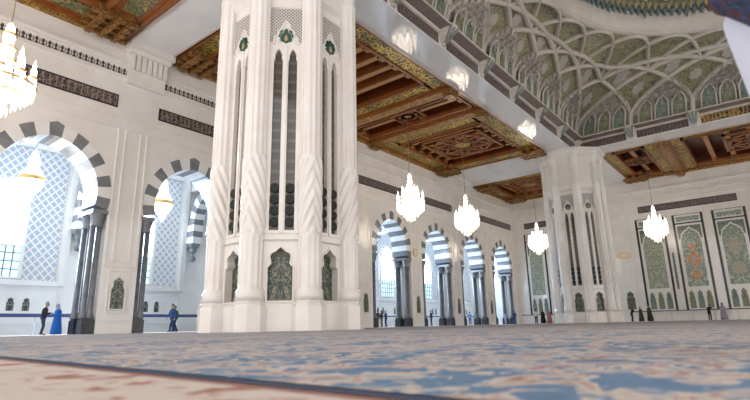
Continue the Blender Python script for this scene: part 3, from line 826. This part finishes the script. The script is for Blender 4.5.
b.add(vs, [(j*NU+i, j*NU+(i+1) % NU, (j+1)*NU+(i+1) % NU, (j+1)*NU+i) for j in range(NT) for i in range(NU)], 0, True)
b.build('vault_shell', 'vault', dome)
def RT(d): 
    x = max(0, min(d, 4-d))/2
    return .2+.54*math.sin(PI/2*x**.71)
def rib(u0, sg):
    pts = [(u0+.001, .04), (u0+sg*.004, .12)]
    for i in range(33):
        d = 4*i/32; pts.append((u0+sg*d, RT(d)))
    return pts+[(u0+sg*3.996, .12), (u0+sg*4, .04)]
def ribmesh(pts, w=.20, h=.34, name='rib'):
    # flat-faced rib with a raised centre, swept on the vault
    b = MB(); P = [Vector(S(u, t, .0)) for u, t in pts]; Q = [Vector(S(u, t, h)) for u, t in pts]
    n = len(P); vs = []
    for i in range(n):
        tg = (P[min(i+1,n-1)]-P[max(i-1,0)]).normalized(); nn = (Q[i]-P[i]).normalized(); sd = tg.cross(nn).normalized()
        vs += [P[i]+sd*w*1.25, Q[i]+sd*w, Q[i]+sd*w*.35+nn*.1, Q[i]-sd*w*.35+nn*.1, Q[i]-sd*w, P[i]-sd*w*1.25]
    b.add(vs, [(i*6+k, i*6+k+1, (i+1)*6+k+1, (i+1)*6+k) for i in range(n-1) for k in range(5)])
    return b
for u0 in range(28):
    ribmesh(rib(u0, 1)).build('rib', 'rib', dome)
    ribmesh([(u0+2*i/20, .62+.365*math.sin(PI/2*(min(i, 20-i)/10)**.8)) for i in range(21)], .15, .26).build('upper_rib', 'rib', dome)
    for uu, tt_, rr_ in ((u0, .46, .62), (u0+.5, .62, .8)):
        mb_ = MB(); vs_ = [S(uu, tt_, .1)]
        for q in range(16):
            ra = rr_*(1 if q % 2 else .72); vs_.append(S(uu+ra*math.cos(PI*q/8)/5.2, tt_+ra*math.sin(PI*q/8)/8.5, .09))
        mb_.add(vs_, [(0, q+1, (q+1) % 16+1) for q in range(16)]); mb_.build('vault_medallion', 'muq', dome)
# small ribs up the sides of each bay, hiding the muqarnas edges
def upoly(u_c, pts, off, mb, mi=0):
    """pts in (du metres along, z) around bay-centre coordinate"""
    vs = [S(u_c+p[0]/5.93, tz(p[1]), off) for p in pts]
    tris = tessellate_polygon([[Vector((p[0], p[1], 0)) for p in pts]])
    mb.add(vs, tris, mi, False, [tuple(p) for p in pts])
def subdiv(p, n):
    out = []
    for i in range(len(p)):
        a, c = p[i], p[(i+1) % len(p)]
        for j in range(n): out.append((a[0]+(c[0]-a[0])*j/n, a[1]+(c[1]-a[1])*j/n))
    return out
for k in range(28):
    for j in (-1, 0, 1):
        uc = k+.5+j*1.62/5.93
        ar = [(.56,20.55),(.56,22.0),(.5,22.35),(.33,22.65),(0,22.95),(-.33,22.65),(-.5,22.35),(-.56,22.0),(-.56,20.55)]
        b = MB(); upoly(uc, subdiv(ar, 2), .42, b); np_ = b.build('arched_niche_panel', 'niche_teal' if (k+j) % 2 else 'niche_olive', dome)
        b = MB(); path = [S(uc+x*1.16/5.93, tz(20.5+(z-20.5)*1.05), .46) for x, z in ar]; b.tube(path, .095, 5); b.build('niche_frame', 'ringstone', np_)
    pb = MB(); NB = 12; vs_ = []
    for i in range(NB+1):
        d = .04+(.92)*i/NB; x_ = min(d, 1-d)
        tt_ = RT(x_)
        for j in range(5): vs_.append(S(k+d, .16+(max(tt_-.02, .17)-.16)*j/4, .08))
    pb.add(vs_, [(i*5+j, i*5+j+1, (i+1)*5+j+1, (i+1)*5+j) for i in range(NB) for j in range(4)], 0, True)
    pb.build('muqarnas_ground', 'muq', dome)
    # muqarnas cells: tiers of hooded scoops stepping inwards under the crossing ribs
    b = MB()
    rows = [(.23, 6, 5.2), (.295, 5, 4.5), (.355, 4, 3.5), (.41, 3, 2.5), (.455, 1, 1.0)]
    for ri, (tr, n, wd) in enumerate(rows):
        off = .62+.05*ri
        for i in range(n):
            du = (-wd/2+wd*(i+.5)/n)/5.93; u = k+.5+du
            c0 = Vector(S(u, tr, .03)); c1 = Vector(S(u, tr, off))
            tv = (Vector(S(u+.05, tr, 0))-Vector(S(u-.05, tr, 0))).normalized(); nn = (c1-c0).normalized(); nn.z *= .3
            w = wd/n*.5; hh = .66
            rim = [c1+tv*w*math.cos(PI*q/6)+Vector((0,0,hh*math.sin(PI*q/6)**.8)) for q in range(7)]
            rimo = [p+nn*.10+Vector((0,0,.10))+tv*w*.04*math.cos(PI*q/6) for q, p in enumerate(rim)]
            back = [c0+tv*w*.35*math.cos(PI*q/6)+Vector((0,0,.05+hh*.45*math.sin(PI*q/6))) for q in range(7)]
            b.add(rim+back+rimo, [(q, q+1, q+8, q+7) for q in range(6)]+[(q, q+1, q+15, q+14) for q in range(6)], 0, False)
            for sgn in (-1, 1):      # pointed pendants between scoops
                e = c1+tv*w*sgn
                b.add([e+tv*.1, e-tv*.1, e+nn*.14, e-nn*.12, e+Vector((0,0,-.32))+(c0-c1)*.3], [(0,2,4),(2,1,4),(1,3,4),(3,0,4),(0,3,1,2)], 0, False)
    b.build('muqarnas', 'muq', dome, fix=False)
    # bracket and frieze
    bc = Bq(k); 
    side = int(k//7) % 4
    tg_ = [(0,-1),(-1,0),(0,1),(1,0)][side]; nn_ = [(-1,0),(0,1),(1,0),(0,-1)][side]
    f = Fr(0, 0); f.o = bc; f.u = tg_; f.n = nn_
    if k % 7 == 0:
        b = MB(); 
        for s_ in (1,): b.lathe([(.25,19.3),(.35,19.5),(.5,19.9),(.95,20.35),(1.0,20.5)], bc, 12)
        b.build('bracket', 'ringstone', dome)
    else:
        b = MB()
        for z_, w_, d_ in ((19.3,.18,.25),(19.55,.26,.4),(19.8,.34,.58),(20.05,.46,.82),(20.3,.6,1.05)):
            pts = [(w_,0),(w_*.85,d_*.6),(w_*.4,d_),(-w_*.4,d_),(-w_*.85,d_*.6),(-w_,0)]
            b.add([f(p[0],p[1],z_) for p in pts]+[f(p[0]*1.25,p[1]*1.15,z_+.25) for p in pts], [(i,(i+1)%6,(i+1)%6+6,i+6) for i in range(6)]+[tuple(range(6)),tuple(range(6,12))])
        br = b.build('bracket', 'ringstone', dome)
        b = MB(); 
        for q in (-.28, 0, .28): b.tube([f(q*.5,.32,19.45), f(q,.72,19.95), f(q*1.5,1.12,20.4)], [.05,.07,.1], 5)
        b.build('bracket_leaf', 'celadon', br)
    b = MB(); b.poly([(.55,19.32),(5.38,19.32),(5.38,20.12),(.55,20.12)], 0, .05, f)
    b.build('calligraphy_frieze', 'scriptgold' if k in (2, 3) else 'script2', dome)
b = MB()
def sq(L, z): return [(DC[0]+L, DC[1]+L, z), (DC[0]+L, DC[1]-L, z), (DC[0]-L, DC[1]-L, z), (DC[0]-L, DC[1]+L, z)]
def sqring(prof, mb, mi=0):
    vs = []; 
    for i, z in prof: vs += sq(DL-i, z)
    mb.add(vs, [(j*4+k, j*4+(k+1)%4, (j+1)*4+(k+1)%4, (j+1)*4+k) for j in range(len(prof)-1) for k in range(4)], mi)
sqring([(0,20.15),(.18,20.2),(.25,20.3)], b); b.build('ledge_moulding', 'ringstone', dome)
b = MB(); sqring([(.25,20.3),(1.0,20.42),(1.0,20.46)], b); b.build('ledge_soffit', 'mauve', dome)
b = MB(); sqring([(1.0,20.46),(1.05,20.5),(1.05,20.58),(0,20.6)], b); b.build('ledge_top', 'ringstone', dome)
b = MB(); b.lathe([(RR+.3,26.0),(RR-.1,25.95),(RR-.25,26.1),(RR-.22,26.25),(RR-.35,26.35),(RR-.9,27.5),(RR-.85,27.7)], DC, 120, cap=False); b.build('dome_ring', 'ringstone', dome)
b = MB()
for i in range(144):
    a_ = 2*PI*i/144; big = i % 6 == 0; L_ = .9 if big else .55
    r_ = RR-1.05; c_ = (DC[0]+r_*math.cos(a_), DC[1]+r_*math.sin(a_))
    b.lathe([(.02,27.5-L_*.6),(.13,27.62-L_*.4),(.2,27.7),(.28,28.0)], c_, 6, mi=0)
    a_ += PI/144; r_ = RR-1.2; c_ = (DC[0]+r_*math.cos(a_), DC[1]+r_*math.sin(a_))
    b.lathe([(.02,27.7),(.16,27.95),(.27,28.25),(.3,28.5)], c_, 6, mi=1)
b.build('pendant_fringe', ['fringe_teal', 'fringe_olive'], dome, kind='stuff')
b = MB(); b.lathe([(RR-.85,27.7),(RR-1.3,28.3),(RR-1.4,28.6),(RR-1.45,31.5)], DC, 96, cap=False); b.build('dome_drum', 'drum', dome)
for i in range(48):
    a_ = 2*PI*i/48; r_ = RR-1.5; c_ = (DC[0]+r_*math.cos(a_), DC[1]+r_*math.sin(a_))
    b = MB(); b.lathe([(.16,28.5),(.13,28.7),(.13,31.4)], c_, 6); b.build('drum_colonette', 'ringstone', dome)
b = MB(); b.lathe([(RR-1.5,31.5)]+[((RR-1.5)*math.cos(q*PI/20), 31.5+13*math.sin(q*PI/20)) for q in range(1,11)], DC, 64, cap=False); b.build('dome_shell', 'drum', dome)

# ------------------------------------------------------------------ chandeliers
def chandelier(x, y, zb, label, sc=1.0, group='crystal chandeliers of the hall', top=19.2):
    t = thing('chandelier', label, 'chandelier', (x, y, 0), group)
    def L(pr): return [(r*sc, zb+z*sc) for r, z in pr]
    b = MB(); b.lathe([(.03, zb+4.5*sc), (.03, top)], (x,y), 6); b.build('cord', 'cord', t)
    b = MB(); b.lathe(L([(.30,1.6),(.34,2.6),(.26,2.7),(.3,3.25),(.2,3.35),(.23,3.9),(.17,4.0),(.19,4.2),(.13,4.42),(.0,4.6)]), (x,y), 14)
    b.build('central_tower', 'crystal', t)
    for r, z in ((.36,2.62),(.32,3.28),(.25,3.92),(1.28,1.55),(.8,1.12)):
        b = MB(); b.lathe(L([(r,z-.02),(r+.06,z+.04),(r,z+.1)]), (x,y), 24, cap=False); b.build('gilt_ring', 'gold', t)
    for ring, (rr, n, zz, s2) in enumerate(((1.17,10,1.5,.95),(.68,6,2.0,1.0))):
        for i in range(n):
            a_ = 2*PI*i/n+ring*.2; cx, cy = x+rr*sc*math.cos(a_), y+rr*sc*math.sin(a_)
            z_ = zz
            b = MB(); b.lathe([(r*sc*s2, zb+(z_+z*s2)*sc) for r, z in [(.02,-.5),(.08,-.38),(.12,-.15),(.17,0),(.17,.42),(.12,.5),(.13,.85),(.08,.95),(.09,1.1),(.05,1.2),(.0,1.42)]], (cx,cy), 10)
            l = b.build('lamp_turret', 'crystal', t)
            b = MB(); b.lathe([((.17)*sc*s2, zb+(z_+.40*s2)*sc), (.21*sc*s2, zb+(z_+.47*s2)*sc), (.17*sc*s2, zb+(z_+.54*s2)*sc)], (cx,cy), 10, cap=False)
            b.build('turret_band', 'gold', l)
    b = MB(); b.lathe(L([(.02,0),(.07,.15),(.13,.35),(.28,.55),(.32,.75),(.55,.95),(.62,1.1),(.95,1.3),(1.05,1.45),(.3,1.7)]), (x,y), 28, rf=lambda a_, z, r: r*(1+.07*math.cos(14*a_))); b.build('crystal_bowl', 'crystal', t)
    b = MB()
    for rr, n, z in ((1.22,22,1.4),(.98,18,1.15),(.66,13,.85),(.36,8,.5)):
        for i in range(n):
            a_ = 2*PI*i/n; c_ = (x+rr*sc*math.cos(a_), y+rr*sc*math.sin(a_)); b.lathe([(.0,zb+(z-.42)*sc),(.05*sc,zb+(z-.28)*sc),(.025*sc,zb+z*sc)], c_, 5)
    b.build('crystal_drops', 'crystal2', t, kind='stuff')
    return t
def clone(src, x, y, label):
    c = copy_tree(src); c.location = (x, y, src.location.z); c['label'] = label; return c
c0 = chandelier(36.5, 25.0, 9.15, 'lit crystal chandelier hanging just right of the near pillar, before the first arch')
clone(c0, 47.0, 25.0, 'lit crystal chandelier hanging in front of the third arch right of the near pillar')
clone(c0, 67.6, 25.2, 'lit crystal chandelier hanging close to the left side of the far pillar')
clone(c0, 5.35, 25.0, 'largest lit crystal chandelier, cut by the left frame edge at the top')
clone(c0, 67.6, 10.6, 'lit crystal chandelier hanging in front of the tile panels right of the far pillar')
# aisle lanterns: turreted lantern with glowing bowl
def lantern(x, y, zb, label):
    t = thing('aisle_lantern', label, 'lantern', (x, y, 0), 'bowl lanterns in the aisle')
    b = MB(); b.lathe([(.02, zb+3.6), (.02, 14)], (x,y), 6); b.build('cord', 'cord', t)
    b = MB(); b.lathe([(.02,zb),(.1,zb+.1),(.2,zb+.25),(.22,zb+.45),(.45,zb+.75),(.65,zb+1.1),(.7,zb+1.4)], (x,y), 20, rf=lambda a_, z, r: r*(1+.05*math.cos(10*a_))); b.build('lantern_bowl', 'crystal', t)
    b = MB(); b.lathe([(.7,zb+1.4),(.77,zb+1.45),(.77,zb+1.6),(.7,zb+1.65)], (x,y), 20, cap=False); b.build('gilt_band', 'gold', t)
    b = MB(); b.lathe([(.68,zb+1.65),(.62,zb+1.9),(.4,zb+2.2),(.33,zb+2.3),(.33,zb+2.8),(.22,zb+2.95),(.22,zb+3.2),(0,zb+3.6)], (x,y), 20); b.build('lantern_dome', 'crystal2', t)
    return t
l0 = lantern(10.3, 36.6, 8.3, 'glowing bowl lantern in the aisle behind the arch nearest the left frame edge')
def clone2(src, x, y, label): return clone(src, x, y, label)
clone2(l0, 19.25, 36.6, 'glowing bowl lantern in the aisle behind the arch left of the near pillar')

# ------------------------------------------------------------------ people
def capsule_mesh(segs, name, mat_, parent, voxel, scale=1.0, lathe=None):
    b = MB()
    for p, q, r0, r1 in segs:
        p, q = Vector(p), Vector(q); d = (q-p); l = d.length or 1e-4; n = 4
        ax = d.normalized() if l > 1e-3 else Vector((0,0,1))
        pts = []; rs = []
        for i in range(4): an = PI/2*i/4; pts.append(p-ax*r0*math.cos(an)); rs.append(max(.0015, r0*math.sin(an)))
        for i in range(5): pts.append(p+d*i/4); rs.append(r0+(r1-r0)*i/4)
        for i in range(1, 5): an = PI/2*i/4; pts.append(q+ax*r1*math.sin(an)); rs.append(max(.0015, r1*math.cos(an)))
        b.tube(pts, rs, 10)
    if lathe: 
        for prof, c, rf in lathe: b.lathe(prof, c, 24, rf=rf)
    me = bpy.data.meshes.new(name); me.from_pydata([tuple(v) for v in b.v], [], b.f)
    me.materials.append(mat_)
    o = bpy.data.objects.new(name, me); link(o, parent, (0,0,0))
    bm = bmesh.new(); bm.from_mesh(me); bmesh.ops.recalc_face_normals(bm, faces=bm.faces); bm.to_mesh(me); bm.free()
    r = o.modifiers.new('remesh', 'REMESH'); r.mode = 'VOXEL'; r.voxel_size = voxel; r.use_smooth_shade = True
    s = o.modifiers.new('smooth', 'SMOOTH'); s.iterations = 2; s.factor = .5
    return o
SK = plain('skin', (.42,.26,.18), .5)
def cloth(n, c): 
    m, t, bb = nt(n, .85); v = coord(t); ns = noise(t, v, 30, 2); t.links.new(mix(t, math_(t, 'MULTIPLY', ns.outputs['Fac'], .3), c, tuple(x*.7 for x in c)), bb.inputs['Base Color']); return m
def person(x, y, face, label, top, bottom, kind='trousers', pose='stand', head='hair', headcol=(.03,.02,.015), h=1.85, lean=0.0):
    """local frame: person looks along +x, left is +y; rotated to 'face' radians"""
    t = bpy.data.objects.new('person', None); t.location = (x, y, 0); t.rotation_euler = (0, 0, face); t.scale = (h/1.75,)*3
    link(t, None, (0,0,0)); tag(t, label, 'person')
    ln = lean
    hip = Vector((0,0,.93)); ch = Vector((.02+ln*.5,0,1.32)); nk = Vector((.03+ln*.75,0,1.47)); hd = Vector((.06+ln,0,1.62))
    stride = .26 if pose == 'walk' else .05
    feet = [Vector((stride, .1, .04)), Vector((-stride, -.1, .04))] if pose == 'walk' else [Vector((0.02,.11,.04)), Vector((0,-.11,.04))]
    body = []; legs = []; shoes = []; shirt = []
    for s, ft_ in zip((1,-1), feet):
        hj = hip+Vector((0,.09*s,-.03)); kn = (hj+ft_)/2+Vector((.05,0,.02)); an = ft_+Vector((-.03,0,.05))
        body += [(hj,kn,.085,.058),(kn,an,.055,.038)]
        legs += [(hj,kn,.10,.075),(kn,an,.075,.066)]
        shoes += [(an+Vector((0,0,-.02)), ft_+Vector((.16,0,0)), .045, .035), (an, an+Vector((-.03,0,-.03)), .05, .045)]
    body += [(hip+Vector((0,-.05,0)), hip+Vector((0,.05,0)), .13,.13), (hip, ch, .125,.135), (ch+Vector((0,-.1,.06)), ch+Vector((0,.1,.06)), .09,.09), (nk, hd, .05,.05)]
    shirt += [(hip+Vector((0,-.05,.0)), hip+Vector((0,.05,.0)), .145,.145), (hip, ch, .14,.15), (ch+Vector((0,-.11,.06)), ch+Vector((0,.11,.06)), .1,.1), (ch+Vector((0,0,.08)), nk-Vector((0,0,.03)), .09,.065)]
    # head with face
    body += [(hd+Vector((-.02,0,.0)), hd+Vector((.0,0,.06)), .085,.095), (hd+Vector((.035,0,-.06)), hd+Vector((.04,0,-.05)), .055,.055), (hd+Vector((.085,0,.03)), hd+Vector((.11,0,-.005)), .012,.017)]
    for s in (1,-1): body += [(hd+Vector((0,.09*s,.02)), hd+Vector((-.005,.093*s,-.01)), .018,.014)]
    arms = {'stand': [((.05,.24,1.1),(.12,.2,.88)), ((.05,-.24,1.1),(.12,-.2,.88))],
            'walk': [((-.06,.24,1.1),(.04,.24,.86)), ((.1,-.24,1.1),(.24,-.2,.92))],
            'hold': [((.06,.24,1.12),(.32,.08,1.18)), ((.06,-.24,1.12),(.32,-.08,1.16))],
            'rail': [((.12+ln*.3,.26,1.16),(.36+ln*.2,.22,1.13)), ((.12+ln*.3,-.26,1.16),(.36+ln*.2,-.22,1.13))],
            'raise': [((.14,.26,1.36),(.26,.06,1.58)), ((.1,-.24,1.14),(.3,-.1,1.2))]}[pose]
    sl = []
    for s, (el, wr) in zip((1,-1), arms):
        sh = ch+Vector((0,.17*s,.09)); el = Vector(el); wr = Vector(wr)
        body += [(sh,el,.045,.036),(el,wr,.036,.026)]
        sl += [(sh,el,.062,.054),(el,wr-(wr-el)*.12,.052,.046)]
        dr = (wr-el).normalized(); sd = dr.cross(Vector((0,0,1))).normalized(); dn = sd.cross(dr)
        pm = wr+dr*.07; body += [(wr+dr*.02-sd*.015,pm-sd*.02,.02,.018),(wr+dr*.02+sd*.015,pm+sd*.02,.02,.018)]
        for q, (o_, L_) in enumerate(((-.03,.06),(-.01,.075),(.01,.07),(.03,.055))):
            a_ = pm+sd*o_; m_ = a_+dr*L_*.55+dn*.008; e_ = m_+dr*L_*.3-dn*.03*(1 if dn.z > 0 else -1)
            body += [(a_,m_,.0105,.0095),(m_,e_,.0095,.0085)]
        th = wr+dr*.03+sd*.03*s*-1; body += [(th, th+dr*.04+sd*.025*s*-1, .012,.010), (th+dr*.04+sd*.025*s*-1, th+dr*.07+sd*.02*s*-1, .010,.009)]
    capsule_mesh(body, 'body', SK, t, .013)
    mt, mb_ = cloth('top_cloth', top), cloth('bottom_cloth', bottom)
    if kind == 'trousers':
        capsule_mesh(shirt+sl, 'shirt', mt, t, .018)
        capsule_mesh(legs+[(hip+Vector((0,-.06,-.02)), hip+Vector((0,.06,-.02)), .14,.14)], 'trousers', mb_, t, .018)
    else:
        def rf(a_, z, r): return r*(1+.06*math.sin(7*a_+z*2)*(1.2-min(1.2,z))/1.2)*(1-.18*abs(math.cos(a_)))
        prof = [(.05,.03),(.36,.04),(.33,.4),(.27,.8),(.225,1.1),(.235,1.3),(.19,1.42),(.06,1.5)]
        b = MB(); b.lathe(prof, (0,0), 28, rf=rf)
        b.v = [(v[0]+ln*.5*max(0,(v[2]-.6)), v[1], v[2]) for v in b.v]
        me_o = b.build('robe', mb_, t)
        capsule_mesh(sl+shirt[2:], 'sleeves', mt, t, .018)
    capsule_mesh(shoes, 'shoes', plain('dark_shoes', (.03,.025,.02), .5), t, .015)
    hc = cloth('head_cloth', headcol)
    if head == 'hair': capsule_mesh([(hd+Vector((-.035,0,.03)), hd+Vector((-.005,0,.085)), .085,.092)], 'hair', hc, t, .015)
    elif head == 'long_hair': capsule_mesh([(hd+Vector((-.035,0,.03)), hd+Vector((-.005,0,.085)), .09,.095),(hd+Vector((-.06,0,0)), hd+Vector((-.09,0,-.25)), .08,.07)], 'hair', hc, t, .015)
    elif head == 'cap': capsule_mesh([(hd+Vector((-.02,0,.085)), hd+Vector((-.01,0,.11)), .092,.088)], 'cap', hc, t, .015)
    else: capsule_mesh([(hd+Vector((-.035,0,.02)), hd+Vector((-.01,0,.08)), .10,.104),(hd+Vector((-.03,0,-.03)), nk+Vector((-.02,0,-.06)), .10,.15)], 'headscarf', hc, t, .015)
    return t
person(11.3, 34.3, -.2, 'person in black shirt and dark jeans reading, under the arch nearest the left edge', (.015,.015,.02), (.03,.05,.10), pose='hold', head='cap', headcol=(.35,.36,.38), h=1.9, lean=.05)
person(12.15, 34.55, 2.9, 'person in bright blue robe and pale headscarf facing the black shirted reader', (.01,.12,.42), (.01,.13,.48), kind='robe', pose='hold', head='scarf', headcol=(.35,.36,.42), h=1.8)
person(19.6, 34.5, 3.3, 'person in navy top and dark trousers striding left beside the near pillar', (.03,.08,.2), (.02,.05,.13), pose='walk', h=1.95)
person(20.2, 35.2, 3.3, 'person in green top walking just behind the navy one by the near pillar', (.03,.08,.05), (.03,.035,.06), pose='walk', h=1.85)
person(44.5, 35.5, 0.3, 'person in dark green shirt and khaki trousers, leftmost under first arch right of pillar', (.03,.04,.02), (.20,.16,.10), pose='stand', h=1.85)
person(45.4, 35.6, 2.8, 'person in black top and red headscarf, middle of the group under that arch', (.02,.02,.02), (.18,.14,.09), pose='hold', head='scarf', headcol=(.35,.04,.05), h=1.8)
person(46.3, 35.7, 2.6, 'person in dark blue clothes and white cap, rightmost of the group under that arch', (.03,.04,.08), (.02,.03,.08), pose='hold', head='cap', headcol=(.6,.6,.65), h=1.85)
person(54.75, 36.2, 0.2, 'person in dark clothes at the left jamb of second arch right of pillar', (.03,.03,.05), (.03,.03,.04), pose='stand', h=1.75)
person(55.7, 35.6, 2.4, 'tall person in black standing under the second arch right of pillar', (.01,.015,.03), (.01,.015,.03), pose='stand', h=1.95)
person(66.3, 35.8, 0.6, 'person in light blue shirt under the third arch right of pillar', (.12,.22,.45), (.04,.07,.2), pose='rail', h=1.85)
person(67.6, 35.6, 2.2, 'person in long deep blue robe under the third arch right of pillar', (.01,.07,.3), (.01,.08,.34), kind='robe', pose='stand', head='scarf', headcol=(.03,.08,.25), h=1.8)
person(72.0, 32.9, 1.2, 'person in pale clothes leaning against the last arch column', (.35,.4,.5), (.3,.36,.5), pose='rail', h=1.8)
person(70.0, 30.6, .4, 'person in dark blue top with a bag near the far corner rail', (.02,.04,.16), (.06,.12,.35), pose='rail', h=1.8, lean=.2)
person(70.0, 27.45, .2, 'person in white shirt and brown trousers by the rail left of far pillar', (.62,.58,.52), (.09,.045,.03), pose='hold', h=1.95)
person(70.2, 26.55, .3, 'person in black dress beside the pink robed one, left of far pillar', (.012,.01,.014), (.012,.01,.014), kind='robe', pose='hold', h=1.85)
person(70.0, 25.6, .3, 'person in dusty pink robe and headscarf left of the far pillar', (.34,.12,.11), (.36,.13,.12), kind='robe', pose='stand', head='scarf', headcol=(.36,.14,.12), h=1.85)
person(71.5, 15.5, -.9, 'person in black leaning on the rail just right of the far pillar', (.015,.015,.018), (.02,.025,.03), pose='rail', lean=.28, h=1.85)
person(71.2, 14.35, 2.4, 'person in dark olive robe facing the black clothed rail leaner', (.03,.04,.025), (.035,.045,.03), kind='robe', pose='hold', head='hair', h=1.8)
person(71.7, 13.45, 2.7, 'person in olive dress and scarf standing before the left tile panel', (.05,.06,.035), (.045,.055,.035), kind='robe', pose='stand', head='scarf', headcol=(.09,.09,.05), h=1.95)
person(72.2, 7.2, -.3, 'person in black bending over the rail below the middle tile panel', (.006,.006,.008), (.008,.008,.01), pose='rail', lean=.3, h=1.85)
person(71.5, 5.75, .1, 'person with dark hair in long lavender dress between middle and right tile panels', (.28,.25,.29), (.30,.26,.30), kind='robe', pose='hold', head='long_hair', h=1.9)

# ------------------------------------------------------------------ cropped person in the near foreground, right frame edge
t = bpy.data.objects.new('person', None); t.location = (1.81, -.388, 0); link(t, None, (0,0,0))
tag(t, 'person in white robe and dark patterned shawl standing very close, cropped by right frame edge', 'person')
def hemdrop(x_, y_):
    a = math.atan2(y_, x_)-PI/2
    if a < -PI: a += 2*PI
    return max(-.5, min(1.2, a))
def robe_rf(a_, z, r): return r*(1+.035*math.sin(9*a_+z))
b = MB(); b.lathe([(.30,.004),(.31,.02),(.30,.3),(.325,.6),(.36,.8),(.385,1.03),(.33,1.2),(.26,1.35),(.1,1.42)], (0,0), 40, rf=robe_rf); b.build('robe', cloth('white_robe', (.68,.68,.78)), t)
shm, tt, bb = nt('dark_patterned_shawl', .8); v = coord(tt); n_ = noise(tt, v, 14, 2, 1.5)
tt.links.new(ramp(tt, n_.outputs['Fac'], [(.0,(.006,.006,.02)),(.45,(.008,.01,.025)),(.52,(.02,.05,.16)),(.56,(.01,.01,.02)),(.63,(.09,.012,.015))]), bb.inputs['Base Color'])
b = MB(); prof = [(.405,1.10),(.42,1.13),(.41,1.2),(.38,1.32),(.28,1.43),(.16,1.5)]
b.lathe(prof, (0,0), 48, rf=lambda a_, z, r: r*(1+.03*math.sin(11*a_)), cap=False)
b.v = [(x_, y_, z_-(.36*hemdrop(x_, y_)+.015*math.sin(9*math.atan2(y_,x_)))*(1 if z_ < 1.2 else .2)) for x_, y_, z_ in b.v]
b.build('shawl', shm, t)
capsule_mesh([((0,0,1.4),(0,0,1.6),.05,.05),((0,0,1.6),(.02,0,1.68),.09,.1),((0,.17,1.32),(.05,.2,1.05),.045,.035),((0,-.17,1.32),(.05,-.2,1.05),.045,.035),((.0,.1,.03),(.0,.08,.9),.04,.08),((0,-.1,.03),(0,-.08,.9),.04,.08),((0,0,.9),(0,0,1.35),.12,.12)], 'body', SK, t, .015)
capsule_mesh([((-.02,0,1.66),(0,0,1.72),.11,.11),((-.03,0,1.6),(-.02,0,1.45),.1,.13)], 'headscarf', shm, t, .015)

# ------------------------------------------------------------------ lights
def area(name, loc, rot, sx, sy, pw, col):
    l = bpy.data.lights.new(name, 'AREA'); l.shape = 'RECTANGLE'; l.size = sx; l.size_y = sy; l.energy = pw; l.color = col
    o = bpy.data.objects.new(name, l); o.location = loc; o.rotation_euler = rot; C.objects.link(o); return o
for a in ARCH:
    if a == 30.9: continue
    area('window_daylight', (a, BW-.05, 8.2), (-PI/2, 0, 0), 2.6, 6, 900, (.50,.72,1.0))
def pointl(name, loc, pw, col, r=.5):
    l = bpy.data.lights.new(name, 'POINT'); l.energy = pw; l.color = col; l.shadow_soft_size = r
    o = bpy.data.objects.new(name, l); o.location = loc; C.objects.link(o); return o
w = bpy.data.worlds.new('hall_light'); bpy.context.scene.world = w; w.use_nodes = True
w.node_tree.nodes['Background'].inputs[0].default_value = (1.0,.98,.965,1); w.node_tree.nodes['Background'].inputs[1].default_value = 1.75

# ------------------------------------------------------------------ camera
yaw, pitch, roll, fpx = .6734, .2476, -.021, 499
cy_, sy_ = math.cos(yaw), math.sin(yaw); cp_, sp_ = math.cos(pitch), math.sin(pitch)
F = Vector((cy_*cp_, sy_*cp_, sp_)); r = Vector((sy_, -cy_, 0)); u = r.cross(F)
r2 = r*math.cos(roll)+u*math.sin(roll); u2 = -r*math.sin(roll)+u*math.cos(roll)
cam = bpy.data.cameras.new('camera'); co = bpy.data.objects.new('camera', cam); C.objects.link(co)
mw = Matrix((r2, u2, -F)).transposed().to_4x4(); mw.translation = (0, 0, .12); co.matrix_world = mw
cam.sensor_width = 36; cam.lens = fpx/750*36; cam.clip_start = .02; cam.clip_end = 400
cam.dof.use_dof = True; cam.dof.focus_distance = 30; cam.dof.aperture_fstop = 2.8
sc = bpy.context.scene; sc.camera = co
sc.view_settings.view_transform = 'Standard'; sc.view_settings.look = 'None'; sc.view_settings.gamma = 1; sc.view_settings.use_curve_mapping = False
sc.view_settings.exposure = 0.3
sc.cycles.use_denoising = True; sc.cycles.max_bounces = 8; sc.cycles.sample_clamp_indirect = 6
